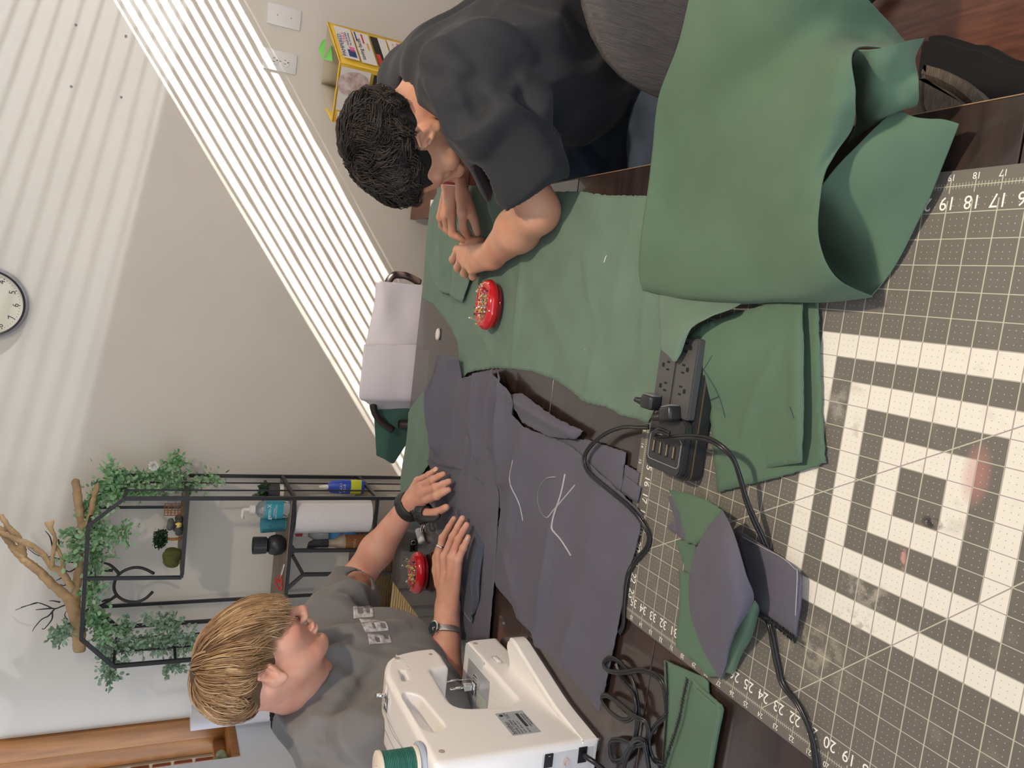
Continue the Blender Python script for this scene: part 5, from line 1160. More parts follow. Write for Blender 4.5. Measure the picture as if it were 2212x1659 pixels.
# ---------------- paper roll in the corner
pb_=XP(640,1560,2.86); pt_=XP(412,1549,2.80)
d=(pb_-pt_); bot=pt_+d*((pt_[2]-.003)/(-d[2])) if d[2]<0 else pb_
bot=np.array([pt_[0]+(pt_[0]-2.80)*0+.10,1.84,.003])
pt_=np.array([2.86,*XP(412,1550,2.86)[1:]]); bot=np.array([2.88,1.86,.003])
rl=thing('paper_roll','tall white paper roll standing in the left corner by the window','paper roll',bot)
M_pap=mat('white_paper',(.80,.79,.82),.7)
V=[];n=72
for i in range(n+1):
    t=i/n*2*math.pi*2.4; r=.047-.0009*t
    for e_ in (bot,pt_): V.append((e_[0]+r*math.cos(t+2.2),e_[1]+r*math.sin(t+2.2),e_[2]))
o=mk('rolled_sheet',V,[(2*i,2*i+2,2*i+3,2*i+1) for i in range(n)],M_pap,rl,True); md=o.modifiers.new('s','SOLIDIFY'); md.thickness=.0008
# green bird ornament on the sill
c=np.array([2.78,YL+.05,sz+.006]); q=Prims(); q.cone(c+[0,0,.022],c+[.015,-.005,.030],.020,.018,.01); q.ell(c+[-.018,-.008,.048],[.013,.012,.014]); q.cone(c+[-.03,-.01,.055],c+[-.052,-.03,.070],.0045,.0015,.003)
tag(sdfmesh('bird_ornament',q,[(c-.06,c+.09,.002)],mat('sage_glaze',(.30,.36,.20),.5,var=.4,vscale=60)),'small sage green bird ornament on the window sill','ornament')
# ---------------- shopping bag on a wooden crate
M_yel=mat('bag_yellow',(.78,.50,.04),.5); M_bagin=mat('bag_inside',(.50,.44,.33),.7); M_bgw=mat('bag_print_white',(.74,.70,.64),.5); 
Nn=XP(735,134,2.62); Rr=XP(708,48,2.70); Lf=XP(718,262,2.80); Bk=XP(694,180,2.93)
zb=.56
bag=thing('shopping_bag','yellow shopping bag covered with printed advertisements standing against the wall','bag',(2.75,-.5,zb))
def quad(a,b,z0,ta,tb): return [np.array([a[0],a[1],z0]),np.array([b[0],b[1],z0]),b,a]
def panel(name,a,b,m,nn=6,bulge=.006,seed=1):
    V=[];nu=8;nv=10
    for i in range(nu+1):
        for j in range(nv+1):
            s,t=i/nu,j/nv; top=a*(1-s)+b*s; p=np.array([top[0],top[1],zb+(top[2]-zb)*t]); nrm=np.cross(b-a,[0,0,1]); nrm/=np.linalg.norm(nrm)
            V.append(p+nrm*bulge*math.sin(s*3.14)*math.sin(t*3+seed))
    o=mk(name,V,[(i*(nv+1)+j,(i+1)*(nv+1)+j,(i+1)*(nv+1)+j+1,i*(nv+1)+j+1) for i in range(nu) for j in range(nv)],m,bag,True); md=o.modifiers.new('s','SOLIDIFY'); md.thickness=.0012; return o
panel('bag_side',Nn,Rr,M_yel); panel('bag_side',Lf,Nn,M_yel,seed=2); panel('bag_side',Lf,Bk,M_bagin,seed=2); panel('bag_side',Bk,Rr,M_bagin,seed=2)
panel('bag_flap',XP(700,233,2.86),XP(715,262,2.80)+[0,0,.0],M_yel)
def face(a,b,off=-.004):
    nrm=np.cross(b-a,[0,0,1]); nrm/=np.linalg.norm(nrm)
    if nrm@(CC-a)<0: nrm=-nrm
    L=np.linalg.norm((b-a)[:2]); xd=(b-a)/np.linalg.norm(b-a)
    def at(x,zd,o=0): # x along in metres, zd down from the rim
        p=a+(b-a)*x/L; return np.array([p[0],p[1],p[2]-zd])+nrm*(.009+o)
    return at,L,xd
def pr_quad(name,at,x0,x1,d0,d1,m,o=0): 
    return mk(name,[at(x0,d0,o),at(x1,d0,o),at(x1,d1,o),at(x0,d1,o)],[(0,1,2,3)],m,bag)
def btext(s,at,x,dd,size,m,xd,al='LEFT'): return text('bag_lettering',s,size,m,bag,basis(at(x,dd,.0012),xd,(0,0,1)),.0001,al)
M_blue=mat('print_navy',(.03,.06,.20),.5); M_pink=mat('print_pink',(.75,.15,.35),.5); M_kk=mat('print_black',(.02,.02,.02),.5); M_rd=mat('print_red',(.6,.05,.04),.5); M_or=mat('print_orange',(.75,.33,.05),.5); M_brn=mat('print_photo_brown',(.42,.26,.20),.6,var=.7,vscale=40,c2=(.70,.60,.58))
at2,L2,xd2=face(Nn,Rr)
k=L2
pr_quad('printed_panel',at2,.10*k,.90*k,.012,.068,M_bgw); btext('PAMPERED',at2,.14*k,.021,.019,M_blue,xd2); btext('TAILS',at2,.50*k,.035,.017,M_pink,xd2); btext('Mobile & Salon\nPet Grooming',at2,.45*k,.049,.009,M_blue,xd2)
pr_quad('printed_emblem',at2,.16*k,.34*k,.036,.062,M_blue,.0008); pr_quad('printed_emblem',at2,.30*k,.42*k,.044,.062,M_pink,.0008)
pr_quad('printed_panel',at2,.08*k,.88*k,.074,.128,M_bgw); btext('saving faces',at2,.16*k,.086,.019,M_kk,xd2); pr_quad('printed_emblem',at2,.60*k,.84*k,.100,.106,M_rd,.0008); pr_quad('printed_emblem',at2,.45*k,.62*k,.112,.118,M_or,.0008); pr_quad('printed_emblem',at2,.62*k,.86*k,.078,.083,M_blue,.0008)
pr_quad('printed_panel',at2,.06*k,.86*k,.134,.188,M_kk); pr_quad('printed_panel',at2,.06*k,.86*k,.160,.188,M_bgw,.0008); pr_quad('printed_emblem',at2,.10*k,.4*k,.136,.150,M_rd,.0012); btext('24',at2,.12*k,.176,.018,M_rd,xd2)
pr_quad('printed_panel',at2,.04*k,.88*k,.194,.33,M_bgw); pr_quad('printed_emblem',at2,.36*k,.46*k,.205,.30,M_blue,.0008); pr_quad('printed_emblem',at2,.5*k,.58*k,.25,.31,M_kk,.0008); pr_quad('printed_emblem',at2,.66*k,.84*k,.225,.235,M_pink,.0008); btext('blue m',at2,.6*k,.21,.012,M_or,xd2)
at1,L1,xd1=face(Lf,Nn); k=L1
pr_quad('printed_panel',at1,.25*k,.97*k,.004,.105,M_bgw)
o=lathe('printed_photo',[(0,0),(.055,0),(0,.0008)],M_brn,bag,32,(0,0,0),basis(at1(.72*k,.052,.0012),xd1,(0,0,1)),sx=.9)
pr_quad('printed_panel',at1,.45*k,.95*k,.115,.23,M_kk)
for i,s in enumerate(['CYCLEBAR IS AN','EXCITING WAY TO','REDUCE STRESS,','BOOST YOUR','IMMUNE SYSTEM','& GET A KICK-ASS','WORKOUT']): btext(s,at1,.50*k,.123+i*.009,.0095,M_white,xd1)
btext('CB',at1,.60*k,.200,.022,M_rd,xd1)
pr_quad('printed_panel',at1,.45*k,.95*k,.24,.30,M_bgw)
pr_quad('printed_panel',at1,.02*k,.22*k,.012,.08,M_bgw); btext('Mar C',at1,.04*k,.03,.020,M_ink,xd1); pr_quad('printed_emblem',at1,.03*k,.10*k,.004,.02,M_or,.0008)
M_grn=mat('bag_green',(.14,.55,.08),.5)
a_=XP(690,105,2.90); mk('bag_strap',[XP(712,81,2.80),XP(695,88,2.84),XP(688,106,2.88),XP(697,128,2.86),XP(718,133,2.70),XP(716,110,2.78)],[(0,1,2,5),(5,2,3,4)],M_grn,bag).modifiers.new('s','SOLIDIFY').thickness=.002
for P_ in ([Nn,Rr],[Lf,Nn]): tube('bag_piping',[P_[0]+[0,0,.001],P_[1]+[0,0,.001]],.003,M_yel,bag,6)
tube('bag_piping',[Nn,np.array([Nn[0]-.003,Nn[1],zb])],.0035,M_yel,bag,6)
crt=thing('wooden_crate','reddish brown wooden box behind the arms carrying the bag','crate',(2.65,-.45,0))
M_mah=mat('mahogany',(.14,.035,.012),.35,var=.4,vscale=6,stretch=(1,6,1))
for (a,b) in (((2.40,-.80,0),(2.42,-.12,zb-.02)),((2.92,-.80,0),(2.94,-.12,zb-.02)),((2.4201,-.80,0),(2.9199,-.78,zb-.02)),((2.4201,-.14,0),(2.9199,-.12,zb-.02)),((2.39,-.81,zb-.0198),(2.95,-.11,zb-.001))): box('crate_board',a,b,M_mah,crt,.002,1)
# ---------------- chair behind the table with draped paper and cloth
bc_=thing('dining_chair','dark wooden chair behind the far table end with paper over its back','chair',(2.40,.45,0))
M_dk=mat('dark_chair_wood',(.025,.015,.012),.35)
cz0=XP(845,600,2.32); 
P=[(2.32,.62,.5),(2.32,.62,.86),(2.32,.60,.90)]
yy0,yy1=cz0[1]+.02,.66
arcp=[(2.32,yy0+.0,.45),(2.32,yy0,.86)]
zt_=XP(812,700,2.32)[2]-.012
tube('chair_back_rail',spline([(2.33,cz0[1]+.005,zt_-.12),(2.33,cz0[1]-.012,zt_-.06),(2.33,cz0[1]+.02,zt_-.015),(2.33,.35,zt_-.004),(2.33,.55,zt_-.01),(2.33,.62,zt_-.08)],8),.012,M_dk,bc_,10)
for y in (cz0[1]+.03,.60): tube('leg',[(2.34,y,0),(2.335,y,.45),(2.33,y,zt_-.1)],.014,M_dk,bc_,8); tube('leg',[(2.78,y,0),(2.78,y,.44)],.014,M_dk,bc_,8)
box('seat',(2.33,cz0[1]+.01,.44),(2.80,.62,.47),M_dk,bc_,.01,2)
for y in (.28,.38,.48): tube('spindle',[(2.335,y,.47),(2.33,y,zt_-.01)],.007,M_dk,bc_,8)
M_tis=mat('thin_white_paper',(.74,.68,.70),.7)
T3=lambda u,v,x: XP(u,v,x)
rows=[[T3(812,606,2.30),T3(808,660,2.30),T3(790,742,2.30),T3(783,800,2.30),T3(778,852,2.30)],
 [T3(830,608,2.285),T3(830,660,2.28),T3(820,742,2.285),T3(815,800,2.28),T3(815,856,2.285)],
 [T3(870,612,2.28),T3(870,660,2.285),T3(862,742,2.275),T3(858,800,2.285),T3(855,858,2.28)],
 [T3(945,618,2.29),T3(945,660,2.28),T3(940,742,2.29),T3(938,800,2.28),T3(935,860,2.29)]]
tag(loft('draped_paper',rows,M_tis,nu=6,nv=6,noise=.002,seed=61),'white tissue paper hanging over the back of the chair behind the table','paper')
rows=[[T3(786,744,2.275),T3(781,800,2.27),T3(776,856,2.275),T3(790,868,2.31),T3(812,884,2.35)],[T3(840,744,2.27),T3(835,800,2.262),T3(830,858,2.27),T3(835,870,2.31),T3(850,884,2.35)],[T3(940,744,2.27),T3(935,800,2.262),T3(930,862,2.27),T3(930,870,2.31),T3(930,884,2.35)]]
tag(loft('draped_paper',rows,M_tis,nu=6,nv=6,noise=.0015,seed=62),'folded-over white paper end hanging in front on the same chair','paper')
rows=[[T3(806,850,2.36),T3(808,900,2.36),T3(811,950,2.37),T3(813,984,2.37)],[T3(840,852,2.34),T3(840,900,2.35),T3(838,950,2.35),T3(830,992,2.36)],[T3(890,856,2.36),T3(870,900,2.34),T3(858,950,2.36),T3(845,1001,2.36)],[T3(960,860,2.36),T3(930,900,2.36),T3(900,930,2.36),T3(852,1000,2.37)]]
tag(loft('hanging_cloth',rows,M_greend,nu=7,nv=7,noise=.003,seed=63),'dark green cloth hanging behind the far table edge','fabric')
# ---------------- metal rack against the wall
rk=thing('metal_rack','black metal shelving rack with chamfered top corners and wooden shelves','shelf',(2.8,1.225,0))
yr,yl,zt2,zbv,xf,xb=.940,1.512,1.598,1.500,2.65,2.95; yi0,yi1=1.03,1.41
def bar(P,r=.0068,n='rack_bar'): 
    for i in range(len(P)-1):
        a,b=Vector(P[i]),Vector(P[i+1]); tubedata
        V,f=tubedata([a,b],r*1.25,4); mk(n,V,f,M_black,rk)
for x in (xf,xb): 
    bar([(x,yr,0),(x,yr,zbv),(x,yi0,zt2),(x,yi1,zt2),(x,yl,zbv),(x,yl,0)],.0068,'frame_bar')
for (y,z) in ((yr,zbv),(yi0,zt2),(yi1,zt2),(yl,zbv),(yr,1.312),(yl,1.312),(yr,.30),(yl,.30)): bar([(xf,y,z),(xb,y,z)],.005,'cross_bar')
for x in (xf+.10,xf+.20):
    for y in (yr,yl): bar([(x,y,.05),(x,y,zbv)],.0028,'side_wire')
bar([(xf,yr,1.312),(xf,1.215,1.312),(xf,1.205,1.592)],.006,'inner_bar'); bar([(xb,yr,1.312),(xb,1.215,1.312)],.006,'inner_bar'); bar([(xb,1.06,1.30),(xb,1.06,1.59)],.005,'inner_bar')
bar([(xb,1.43,.7),(xb,1.43,1.56)],.006,'inner_bar')
M_oak=mat('grey_oak',(.27,.215,.15),.6,var=.35,vscale=10,stretch=(6,1,6))
box('shelf_board',(xf+.008,yr+.008,1.304),(xb-.008,1.21,1.316),M_oak,rk,.001,1)
for z in (.962,.662,.30):
    box('shelf_board',(xf+.008,yr+.008,z-.006),(xb-.008,yl-.008,z+.008),M_oak,rk,.001,1)
    for x in (xf,xb): bar([(x,yr,z),(x,yl,z)],.0065,'shelf_rail')
    for y in (yr,yl): bar([(xf,y,z),(xb,y,z)],.0065,'shelf_rail')
xh=xf
c1_=XP(625,1185,xf); bar([XP(637,1185,xf),XP(628,1197,xf)]); bar([XP(632,1200,xf),XP(655,1241,xf),XP(870,1238,xf)]); bar([XP(655,1241,xf),XP(617,1275,xf)]); bar([XP(636,1190,xf),XP(630,1180,xf)]); bar([XP(636,1189,xf),XP(870,1188,xf)])
SH=.9705; SL=.6705
def at_shelf(u,v,z): return Vector(ZP(u,v,z))
# sanitizer bottle
p=at_shelf(612,1100,SH); p.x=min(max(p.x,xf+.04),xb-.05); 
def Y_of(v,u,x): return XP(u,v,x)[1]
M_clear=mat('clear_plastic',(.85,.9,.92),.05,trans=.85); M_teal=mat('teal_label',(.03,.35,.45),.4)
def put(v,x,z,u=600): return Vector((x,XP(u,v,x)[1],z))
p=put(1100,2.70,SH); t=thing('sanitizer_bottle','clear pump bottle with teal label at the right end of the middle shelf','bottle',p)
lathe('bottle_body',[(0,0),(.030,0),(.033,.006),(.033,.085),(.026,.105),(.014,.112),(.012,.118),(0,.118)],M_clear,t,28,p,sx=.75)
lathe('bottle_label',[(.0336,.022),(.0338,.023),(.0338,.082),(.0336,.083)],M_teal,t,28,p,sx=.77)
text('label_lettering','germ-X',.018,M_white,t,basis((p.x-.0265,p.y+.002,p.z+.070),(0,-1,0),(0,0,1)),.0003)
text('label_lettering','ORIGINAL\nHAND SANITIZER',.0065,M_white,t,basis((p.x-.0265,p.y+.002,p.z+.050),(0,-1,0),(0,0,1)),.0003)
lathe('pump_collar',[(0,.116),(.015,.116),(.015,.134),(.006,.137),(.005,.158),(0,.158)],M_white,t,20,p); tube('pump_nozzle',[p+Vector((0,0,.156)),p+Vector((-.004,.022,.158)),p+Vector((-.005,.034,.154))],.005,M_white,t,8)
# cup with small tools
p=put(1131,2.74,SH); t=thing('plastic_cup','translucent blue cup leaning beside the sanitizer bottle','cup',p)
lathe('cup_wall',[(0,0),(.026,0),(.028,.003),(.034,.085),(.0325,.085),(.0265,.005),(0,.004)],mat('blue_plastic',(.15,.55,.65),.1,trans=.7),t,28,p)
for i,(dy,cl,h) in enumerate(((.006,(.04,.45,.35),.045),(-.010,(.08,.5,.12),.040),(.014,(.06,.05,.3),.05))):
    q=p+Vector((.004*i,dy,.006)); o=box('eraser_cap' if i else 'tape_piece',(-.008,-.008,0),(.008,.008,h),mat('piece_%d'%i if False else 'cup_item_colour',cl,.4),None,.003,2,Matrix.Translation(q)); o.name='pen_lid'; tag(o,['teal','light green','violet'][i]+' plastic cap standing inside the blue cup','cap')
p=put(1177,2.70,SH); t=thing('black_canister','round black canister with open cup on top, left of the blue cup','canister',p)
lathe('canister_bulb',[(0,0),(.020,0),(.034,.014),(.038,.034),(.032,.055),(.022,.064),(.0,.064)],M_blackplastic,t,32,p,ang=60)
lathe('canister_cup',[(0,.064),(.026,.065),(.030,.068),(.031,.112),(.029,.113),(.027,.072),(0,.070)],mat('smoke_plastic',(.03,.032,.035),.3),t,32,p)
lathe('canister_cap',[(0,.0),(.010,0),(.010,.006),(0,.006)],M_blackplastic,t,16,(0,0,0),Matrix.Translation(p+Vector((-.030,.008,.048)))@Matrix.Rotation(math.radians(-70),4,'Y'))
p=put(1262,2.67,SH); t=thing('scissors','pair of red-handled scissors on the middle shelf','scissors',p)
for s in (0,1): tube('scissor_handle',spline([p+Vector((0,.018-s*.02,.003+.003*s)),p+Vector((.012,.024-s*.03,.012)),p+Vector((.03,.006-s*.01,.022)),p+Vector((.018,-.006-s*.02,.010)),p+Vector((0,.018-s*.02,.003+.003*s))],6),.0035,M_rd,t,8)
tube('scissor_blade',[p+Vector((.01,-.02,.010)),p+Vector((.0,-.075,.004))],.0045,M_chrome,t,6,.3)
# potted plant on the back of the middle shelf
M_leafd=mat('dark_leaf',(.03,.07,.03),.5); M_pot=mat('pot_dark_grey',(.06,.062,.066),.6,bump=.5,bscale=200)
p=put(1062,2.86,SH); t=thing('potted_plant','small dark leafed plant in a ribbed grey pot behind the right post','plant',p)
lathe('pot_base',[(0,0),(.030,0),(.031,.014),(0,.014)],M_white,t,24,p); lathe('pot',[(0,.014),(.028,.014)]+[(.029+.0008*(i%2),.015+i*.002) for i in range(20)]+[(.031,.056),(.028,.056),(0,.05)],M_pot,t,28,p)
def leafmesh(name,pts,m,parent,size=(.012,.007),seed=1):
    rs=np.random.RandomState(seed); V=[];Fc=[]
    for (q,d) in pts:
        q=Vector(q); d=Vector(d)+Vector(rs.normal(0,.5,3)); d.normalize(); s=d.cross(Vector(rs.normal(0,1,3))); s.normalize(); n_=d.cross(s); L=size[0]*rs.uniform(.6,1.25); w=size[1]*rs.uniform(.7,1.2); b=len(V)
        V+= [q,q+d*L*.35+s*w*.5+n_*L*.06,q+d*L*.75+s*w*.42+n_*L*.04,q+d*L-n_*L*.05,q+d*L*.75-s*w*.42+n_*L*.04,q+d*L*.35-s*w*.5+n_*L*.06,q+d*L*.5-n_*L*.05]
        Fc+=[(b,b+1,b+6),(b+1,b+2,b+6),(b+2,b+3,b+6),(b+3,b+4,b+6),(b+4,b+5,b+6),(b+5,b,b+6)]
    o=mk(name,V,Fc,m,parent,True); o['kind']='stuff'; return o
leafmesh('leaf_cluster',[(p+Vector((0,0,.058))+Vector(np.random.normal(0,.012,3)),(np.random.normal(0,1),np.random.normal(0,1),.8)) for _ in range(40)],M_leafd,t,(.032,.018),3)
# lower shelf
M_tow=mat('paper_towel',(.82,.80,.80),.85,bump=.6,bscale=90,bdist=.003)
p=put(1112,2.715,SL,800); t=thing('paper_towel_roll','white paper towel roll standing on the lower shelf','paper towel',p)
lathe('towel_roll',[(.019,0),(.062,0),(.064,.002),(.064,.277),(.062,.279),(.019,.279)],M_tow,t,48,p); lathe('cardboard_core',[(.0175,.001),(.019,.001),(.019,.2792),(.0175,.2792)],mat('cardboard',(.35,.26,.16),.8),t,24,p)
p=put(1052,2.83,SL,780); t=thing('glue_bottle','blue and yellow glue bottle with white nozzle behind the rack post','bottle',p)
lathe('bottle_body',[(0,0),(.026,0),(.028,.004),(.028,.085),(.024,.125),(.014,.140),(0,.140)],mat('glue_blue',(.03,.08,.50),.3),t,24,p,sx=.6); lathe('bottle_label',[(.0284,.012),(.0286,.013),(.0286,.052),(.0284,.053)],mat('label_yellow',(.6,.65,.03),.4),t,24,p,sx=.62)
text('label_lettering','TACKY\nGLUE',.013,M_white,t,basis((p.x-.0185,p.y,p.z+.085),(0,-1,0),(0,0,1)),.0003); lathe('nozzle',[(0,.138),(.010,.138),(.004,.172),(0,.174)],M_white,t,16,p)
p=put(1147,2.86,SL,760); t=thing('wipes_pack','blue wipes packet with red lettering behind the amber spray bottle','packet',p)
box('packet_body',(-.02,-.05,0),(.02,.05,.11),mat('packet_blue',(.05,.30,.60),.35),t,.012,3,Matrix.Translation(p)); text('packet_lettering','Clip',.03,M_rd,t,basis((p.x-.0212,p.y+.01,p.z+.065),(0,-1,0),(0,0,1)),.0004)
p=put(1150,2.93,SL,700); t=thing('clear_bottle','clear plastic bottle with white cap at the back of the lower shelf','bottle',p)
lathe('bottle_body',[(0,0),(.030,0),(.032,.004),(.032,.15),(.014,.18),(0,.18)],M_clear,t,24,p); lathe('bottle_cap',[(0,.178),(.014,.178),(.014,.20),(0,.20)],M_white,t,20,p); box('spray_head',(-.012,-.03,.199),(.012,.012,.225),M_rd,t,.004,2,Matrix.Translation(p))
p=put(1171,2.68,SL,800); t=thing('spray_bottle','amber-labelled frosted spray bottle with black trigger on the lower shelf','bottle',p)
lathe('bottle_body',[(0,0),(.026,0),(.029,.003),(.029,.095),(.026,.110),(.014,.130),(.013,.155),(0,.155)],mat('frosted_plastic',(.42,.34,.24),.35,trans=.3),t,32,p); lathe('bottle_label',[(.0295,.018),(.0297,.019),(.0297,.092),(.0295,.093)],mat('label_amber',(.20,.075,.02),.4),t,32,p)
text('label_lettering','Murphy',.016,mat('label_print_brown',(.5,.32,.18),.5),t,basis((p.x-.0300,p.y,p.z+.062),(0,-1,0),(0,0,1)),.0003); lathe('label_seal',[(0,0),(.008,0),(0,.0006)],M_white,t,20,(0,0,0),basis((p.x-.0298,p.y+.004,p.z+.036),(0,-1,0),(0,0,1)))
lathe('trigger_collar',[(0,.152),(.016,.152),(.016,.178),(0,.178)],M_blackplastic,t,20,p); prism('trigger_head',[(-.012,.176),(.012,.176),(.013,.205),(.004,.222),(-.020,.226),(-.034,.214),(-.014,.204)],-.010,.010,M_blackplastic,t,Matrix.Translation(p)@Matrix(((0,0,1,0),(-1,0,0,0),(0,1,0,0),(0,0,0,1)))@Matrix.Rotation(0,4,'Z'),.002,2)
# woven basket at the bottom
p=put(1262,2.78,.31,860); M_bsk=mat('woven_seagrass',(.50,.36,.17),.8,bump=.5,bscale=200)
t=thing('woven_basket','straw coloured ribbed basket at the bottom of the rack','basket',p)
V,Fc=[],[]
for k in range(26):
    z=.008+k*.0098; Q=[]; rw=.150+.012*k/26
    for i in range(41):
        a=2*math.pi*i/40; ca,sa=math.cos(a),math.sin(a); n_=5; r=1/((abs(ca)**n_+abs(sa)**n_)**(1/n_)); Q.append(p+Vector((ca*r*rw*.78+ .0015*math.sin(i*2.2+k*3.14),sa*r*rw,z)))
    tubedata(Q,.0056,6,1,V,Fc,False)
mk('basket_weave',V,Fc,M_bsk,t,True); box('basket_base',(-.11,-.145,0),(.11,.145,.006),M_bsk,t,.002,1,Matrix.Translation(p))
tube('basket_handle',spline([p+Vector((0,-.158,.25)),p+Vector((0,-.17,.29)),p+Vector((0,-.10,.31)),p+Vector((0,-.06,.27))],6),.006,M_bsk,t,8)
# ---------------- upper shelf garden
SU=1.3165
M_moss=mat('moss',(.10,.11,.025),.95,bump=.8,bscale=150,var=.3,vscale=30)
def blob(name,c,rad,m,label,cat,am=.004,s=120,h=.003,seed=1):
    q=Prims(); q.ell(c,rad); c=np.array(c); r=max(rad)+.012; return tag(sdfmesh(name,q,[(c-r,c+r,h)],m,None,wr3(s,am,seed)),label,cat)
c=put(1202,2.70,SU,385); blob('moss_mound',c+Vector((0,.0,.026)),(.030,.036,.030),M_moss,'olive moss mound at the left end of the small upper shelf','moss')
c=put(1163,2.72,SU,385); t=thing('miniature_tree','miniature tree with dense dark green crown on the upper shelf','ornament',c)
tube('trunk',[c,c+Vector((0,.003,.03)),c+Vector((0,0,.055))],.005,M_brown,t,8)
leafmesh('crown',[(c+Vector((0,0,.068))+Vector((np.random.normal(0,1,3)/1.9).clip(-1,1)*np.array([.022,.026,.018])),np.random.normal(0,1,3)) for _ in range(900)],mat('crown_green',(.012,.04,.015),.8),t,(.009,.007),5)
for i,(v,dx_,r) in enumerate(((1141,0,.016),(1131,.03,.014),(1150,.02,.011),(1120,.05,.013))):
    c=put(v,2.70+dx_,SU,385); blob('grey_stone',c+Vector((0,0,r*.9)),(r,r*1.1,r*.95),mat('stone_grey',(.10,.105,.10),.8,var=.4,vscale=60),['grey stone in front of the miniature tree','grey stone nearest the lattice','grey stone beside the trunk','grey stone at the back of the upper shelf'][i],'stone',.003,140,.0022,i)
c=put(1133,2.68,SU,385); blob('stone',c+Vector((0,0,.040)),(.018,.020,.012),mat('stone_grey_b',(.11,.115,.11),.8,var=.4,vscale=60),'flat grey stone piled on top of the others','stone',.003,140,.0022,9)
c=put(1133,2.655+.012,SU,390); blob('yellow_flower',c+Vector((-.0,0,.016)),(.008,.010,.009),mat('flower_yellow',(.75,.55,.12),.6),'tiny yellow and cream flower in front of the stones','flower',.003,300,.0018,4)
c=put(1101,2.74,SU,385); t=thing('lattice_screen','small orange wooden lattice on the upper shelf','ornament',c); M_lat=mat('lattice_orange',(.33,.12,.03),.6)
for k in range(6): box('lattice_strip',(0,-.02+k*.008-.0012,0),(.003,-.02+k*.008+.0012,.062),M_lat,t,0,1,Matrix.Translation(c))
for k in range(6): box('lattice_strip',(.003,-.022,.004+k*.011),(.005,.022,.007+k*.011),M_lat,t,0,1,Matrix.Translation(c))
c=put(1086,2.72,SU,385); t=thing('wire_ball','ball of thin wire at the right end of the upper shelf','ornament',c+Vector((0,0,.0002)))
for k in range(7): ring(c+Vector((0,0,.027)),np.random.normal(0,1,3),.026,mat('wire_grey',(.3,.28,.26),.4,metal=.7),'wire_loop',t,.0007)
# antler headband hanging from the rack
hb=thing('antler_headband','black headband with antlers hanging in the upper rack','headband',XP(290,1262,2.80))
def tw(name,pts,r,m,parent,X=2.80,n=5,taper=.35): return tube(name,spline([XP(u,v,X) for u,v in pts],n),lambda s:r*(1-(1-taper)*s),m,parent,7)
tw('headband',[(333,1239),(310,1228),(290,1226),(268,1233),(252,1247),(246,1268),(253,1286),(272,1298),(296,1300),(315,1292),(330,1278)],.0052,M_black,hb,taper=1)
for P_ in ([(258,1240),(240,1222),(225,1216),(214,1214)],[(244,1232),(228,1233),(216,1236)],[(249,1288),(232,1300),(212,1310),(200,1314)],[(238,1296),(226,1297),(220,1300)]): tw('antler',P_,.006,M_black,hb)
# driftwood and black twigs on top of the rack
M_drift=mat('driftwood',(.52,.34,.17),.75,var=.35,vscale=16,bump=.6,bscale=60,bdist=.003)
q=Prims(); XD=2.76
def br(pts,r,X=XD):
    S=spline([XP(u,v,X+(k*.0)) for k,(u,v) in enumerate(pts)],4); n_=len(S)
    for i in range(n_-1): q.cone(S[i],S[i+1],r[0]+(r[1]-r[0])*i/n_,r[0]+(r[1]-r[0])*(i+1)/n_,.006)
br([(172,1408),(170,1364),(162,1325),(152,1296)],(.019,.018)); br([(155,1298),(112,1262),(82,1232),(45,1202),(19,1169),(-6,1138)],(.015,.008)); br([(164,1310),(166,1258),(172,1232),(178,1182),(178,1149),(171,1099),(167,1066),(163,1040)],(.0135,.011),XD+.01)
br([(178,1200),(190,1136),(197,1106),(203,1076),(211,1046)],(.010,.006)); br([(154,1268),(134,1238),(110,1222),(94,1199),(62,1175),(34,1165),(0,1150)],(.010,.006),XD-.02); br([(52,1197),(40,1162),(18,1139),(4,1114)],(.009,.006)); br([(112,1222),(114,1199),(119,1162),(109,1142),(100,1130)],(.006,.0035),XD-.03); br([(139,1238),(133,1205),(123,1179)],(.005,.003),XD-.02); br([(109,1142),(114,1125)],(.004,.003),XD-.03)
tag(sdfmesh('driftwood',q,[((XD-.06,.85,1.56),(XD+.06,1.50,1.90),.0034)],M_drift,None,wr3(160,.0014,4)),'tan branching driftwood lying across the top of the rack','driftwood')
M_tw2=mat('black_twig',(.012,.012,.018),.5)
def twig(label,lines,X,r=.0028): 
    t=thing('twig',label,'twig',XP(*lines[0][0],X))
    for L_ in lines: tw('twig_branch',L_,r,M_tw2,t,X)
twig('black bare twig spreading at the lower left above the driftwood',[[(165,1300),(138,1308),(118,1315),(100,1308),(80,1302),(60,1308),(33,1318)],[(118,1315),(105,1330),(90,1338),(75,1355),(70,1364)],[(113,1322),(112,1338),(96,1358),(90,1357)],[(80,1302),(70,1305),(45,1312)],[(130,1301),(115,1298),(106,1298)],[(112,1314),(90,1316),(77,1317)]],2.84)
twig('black bare twig behind the fork of the driftwood',[[(165,1215),(148,1214),(130,1208),(108,1203),(90,1202),(75,1196),(60,1184)],[(163,1228),(150,1235),(138,1231),(126,1232)],[(140,1243),(130,1250),(121,1254)],[(146,1260),(138,1265),(130,1262)],[(113,1180),(108,1160),(98,1147)],[(126,1165),(130,1180),(137,1170)]],2.86)
twig('black bare twig at the bottom end of the driftwood',[[(150,1373),(138,1380),(130,1390),(126,1404)],[(147,1340),(140,1330),(143,1320)]],2.80,.0024)
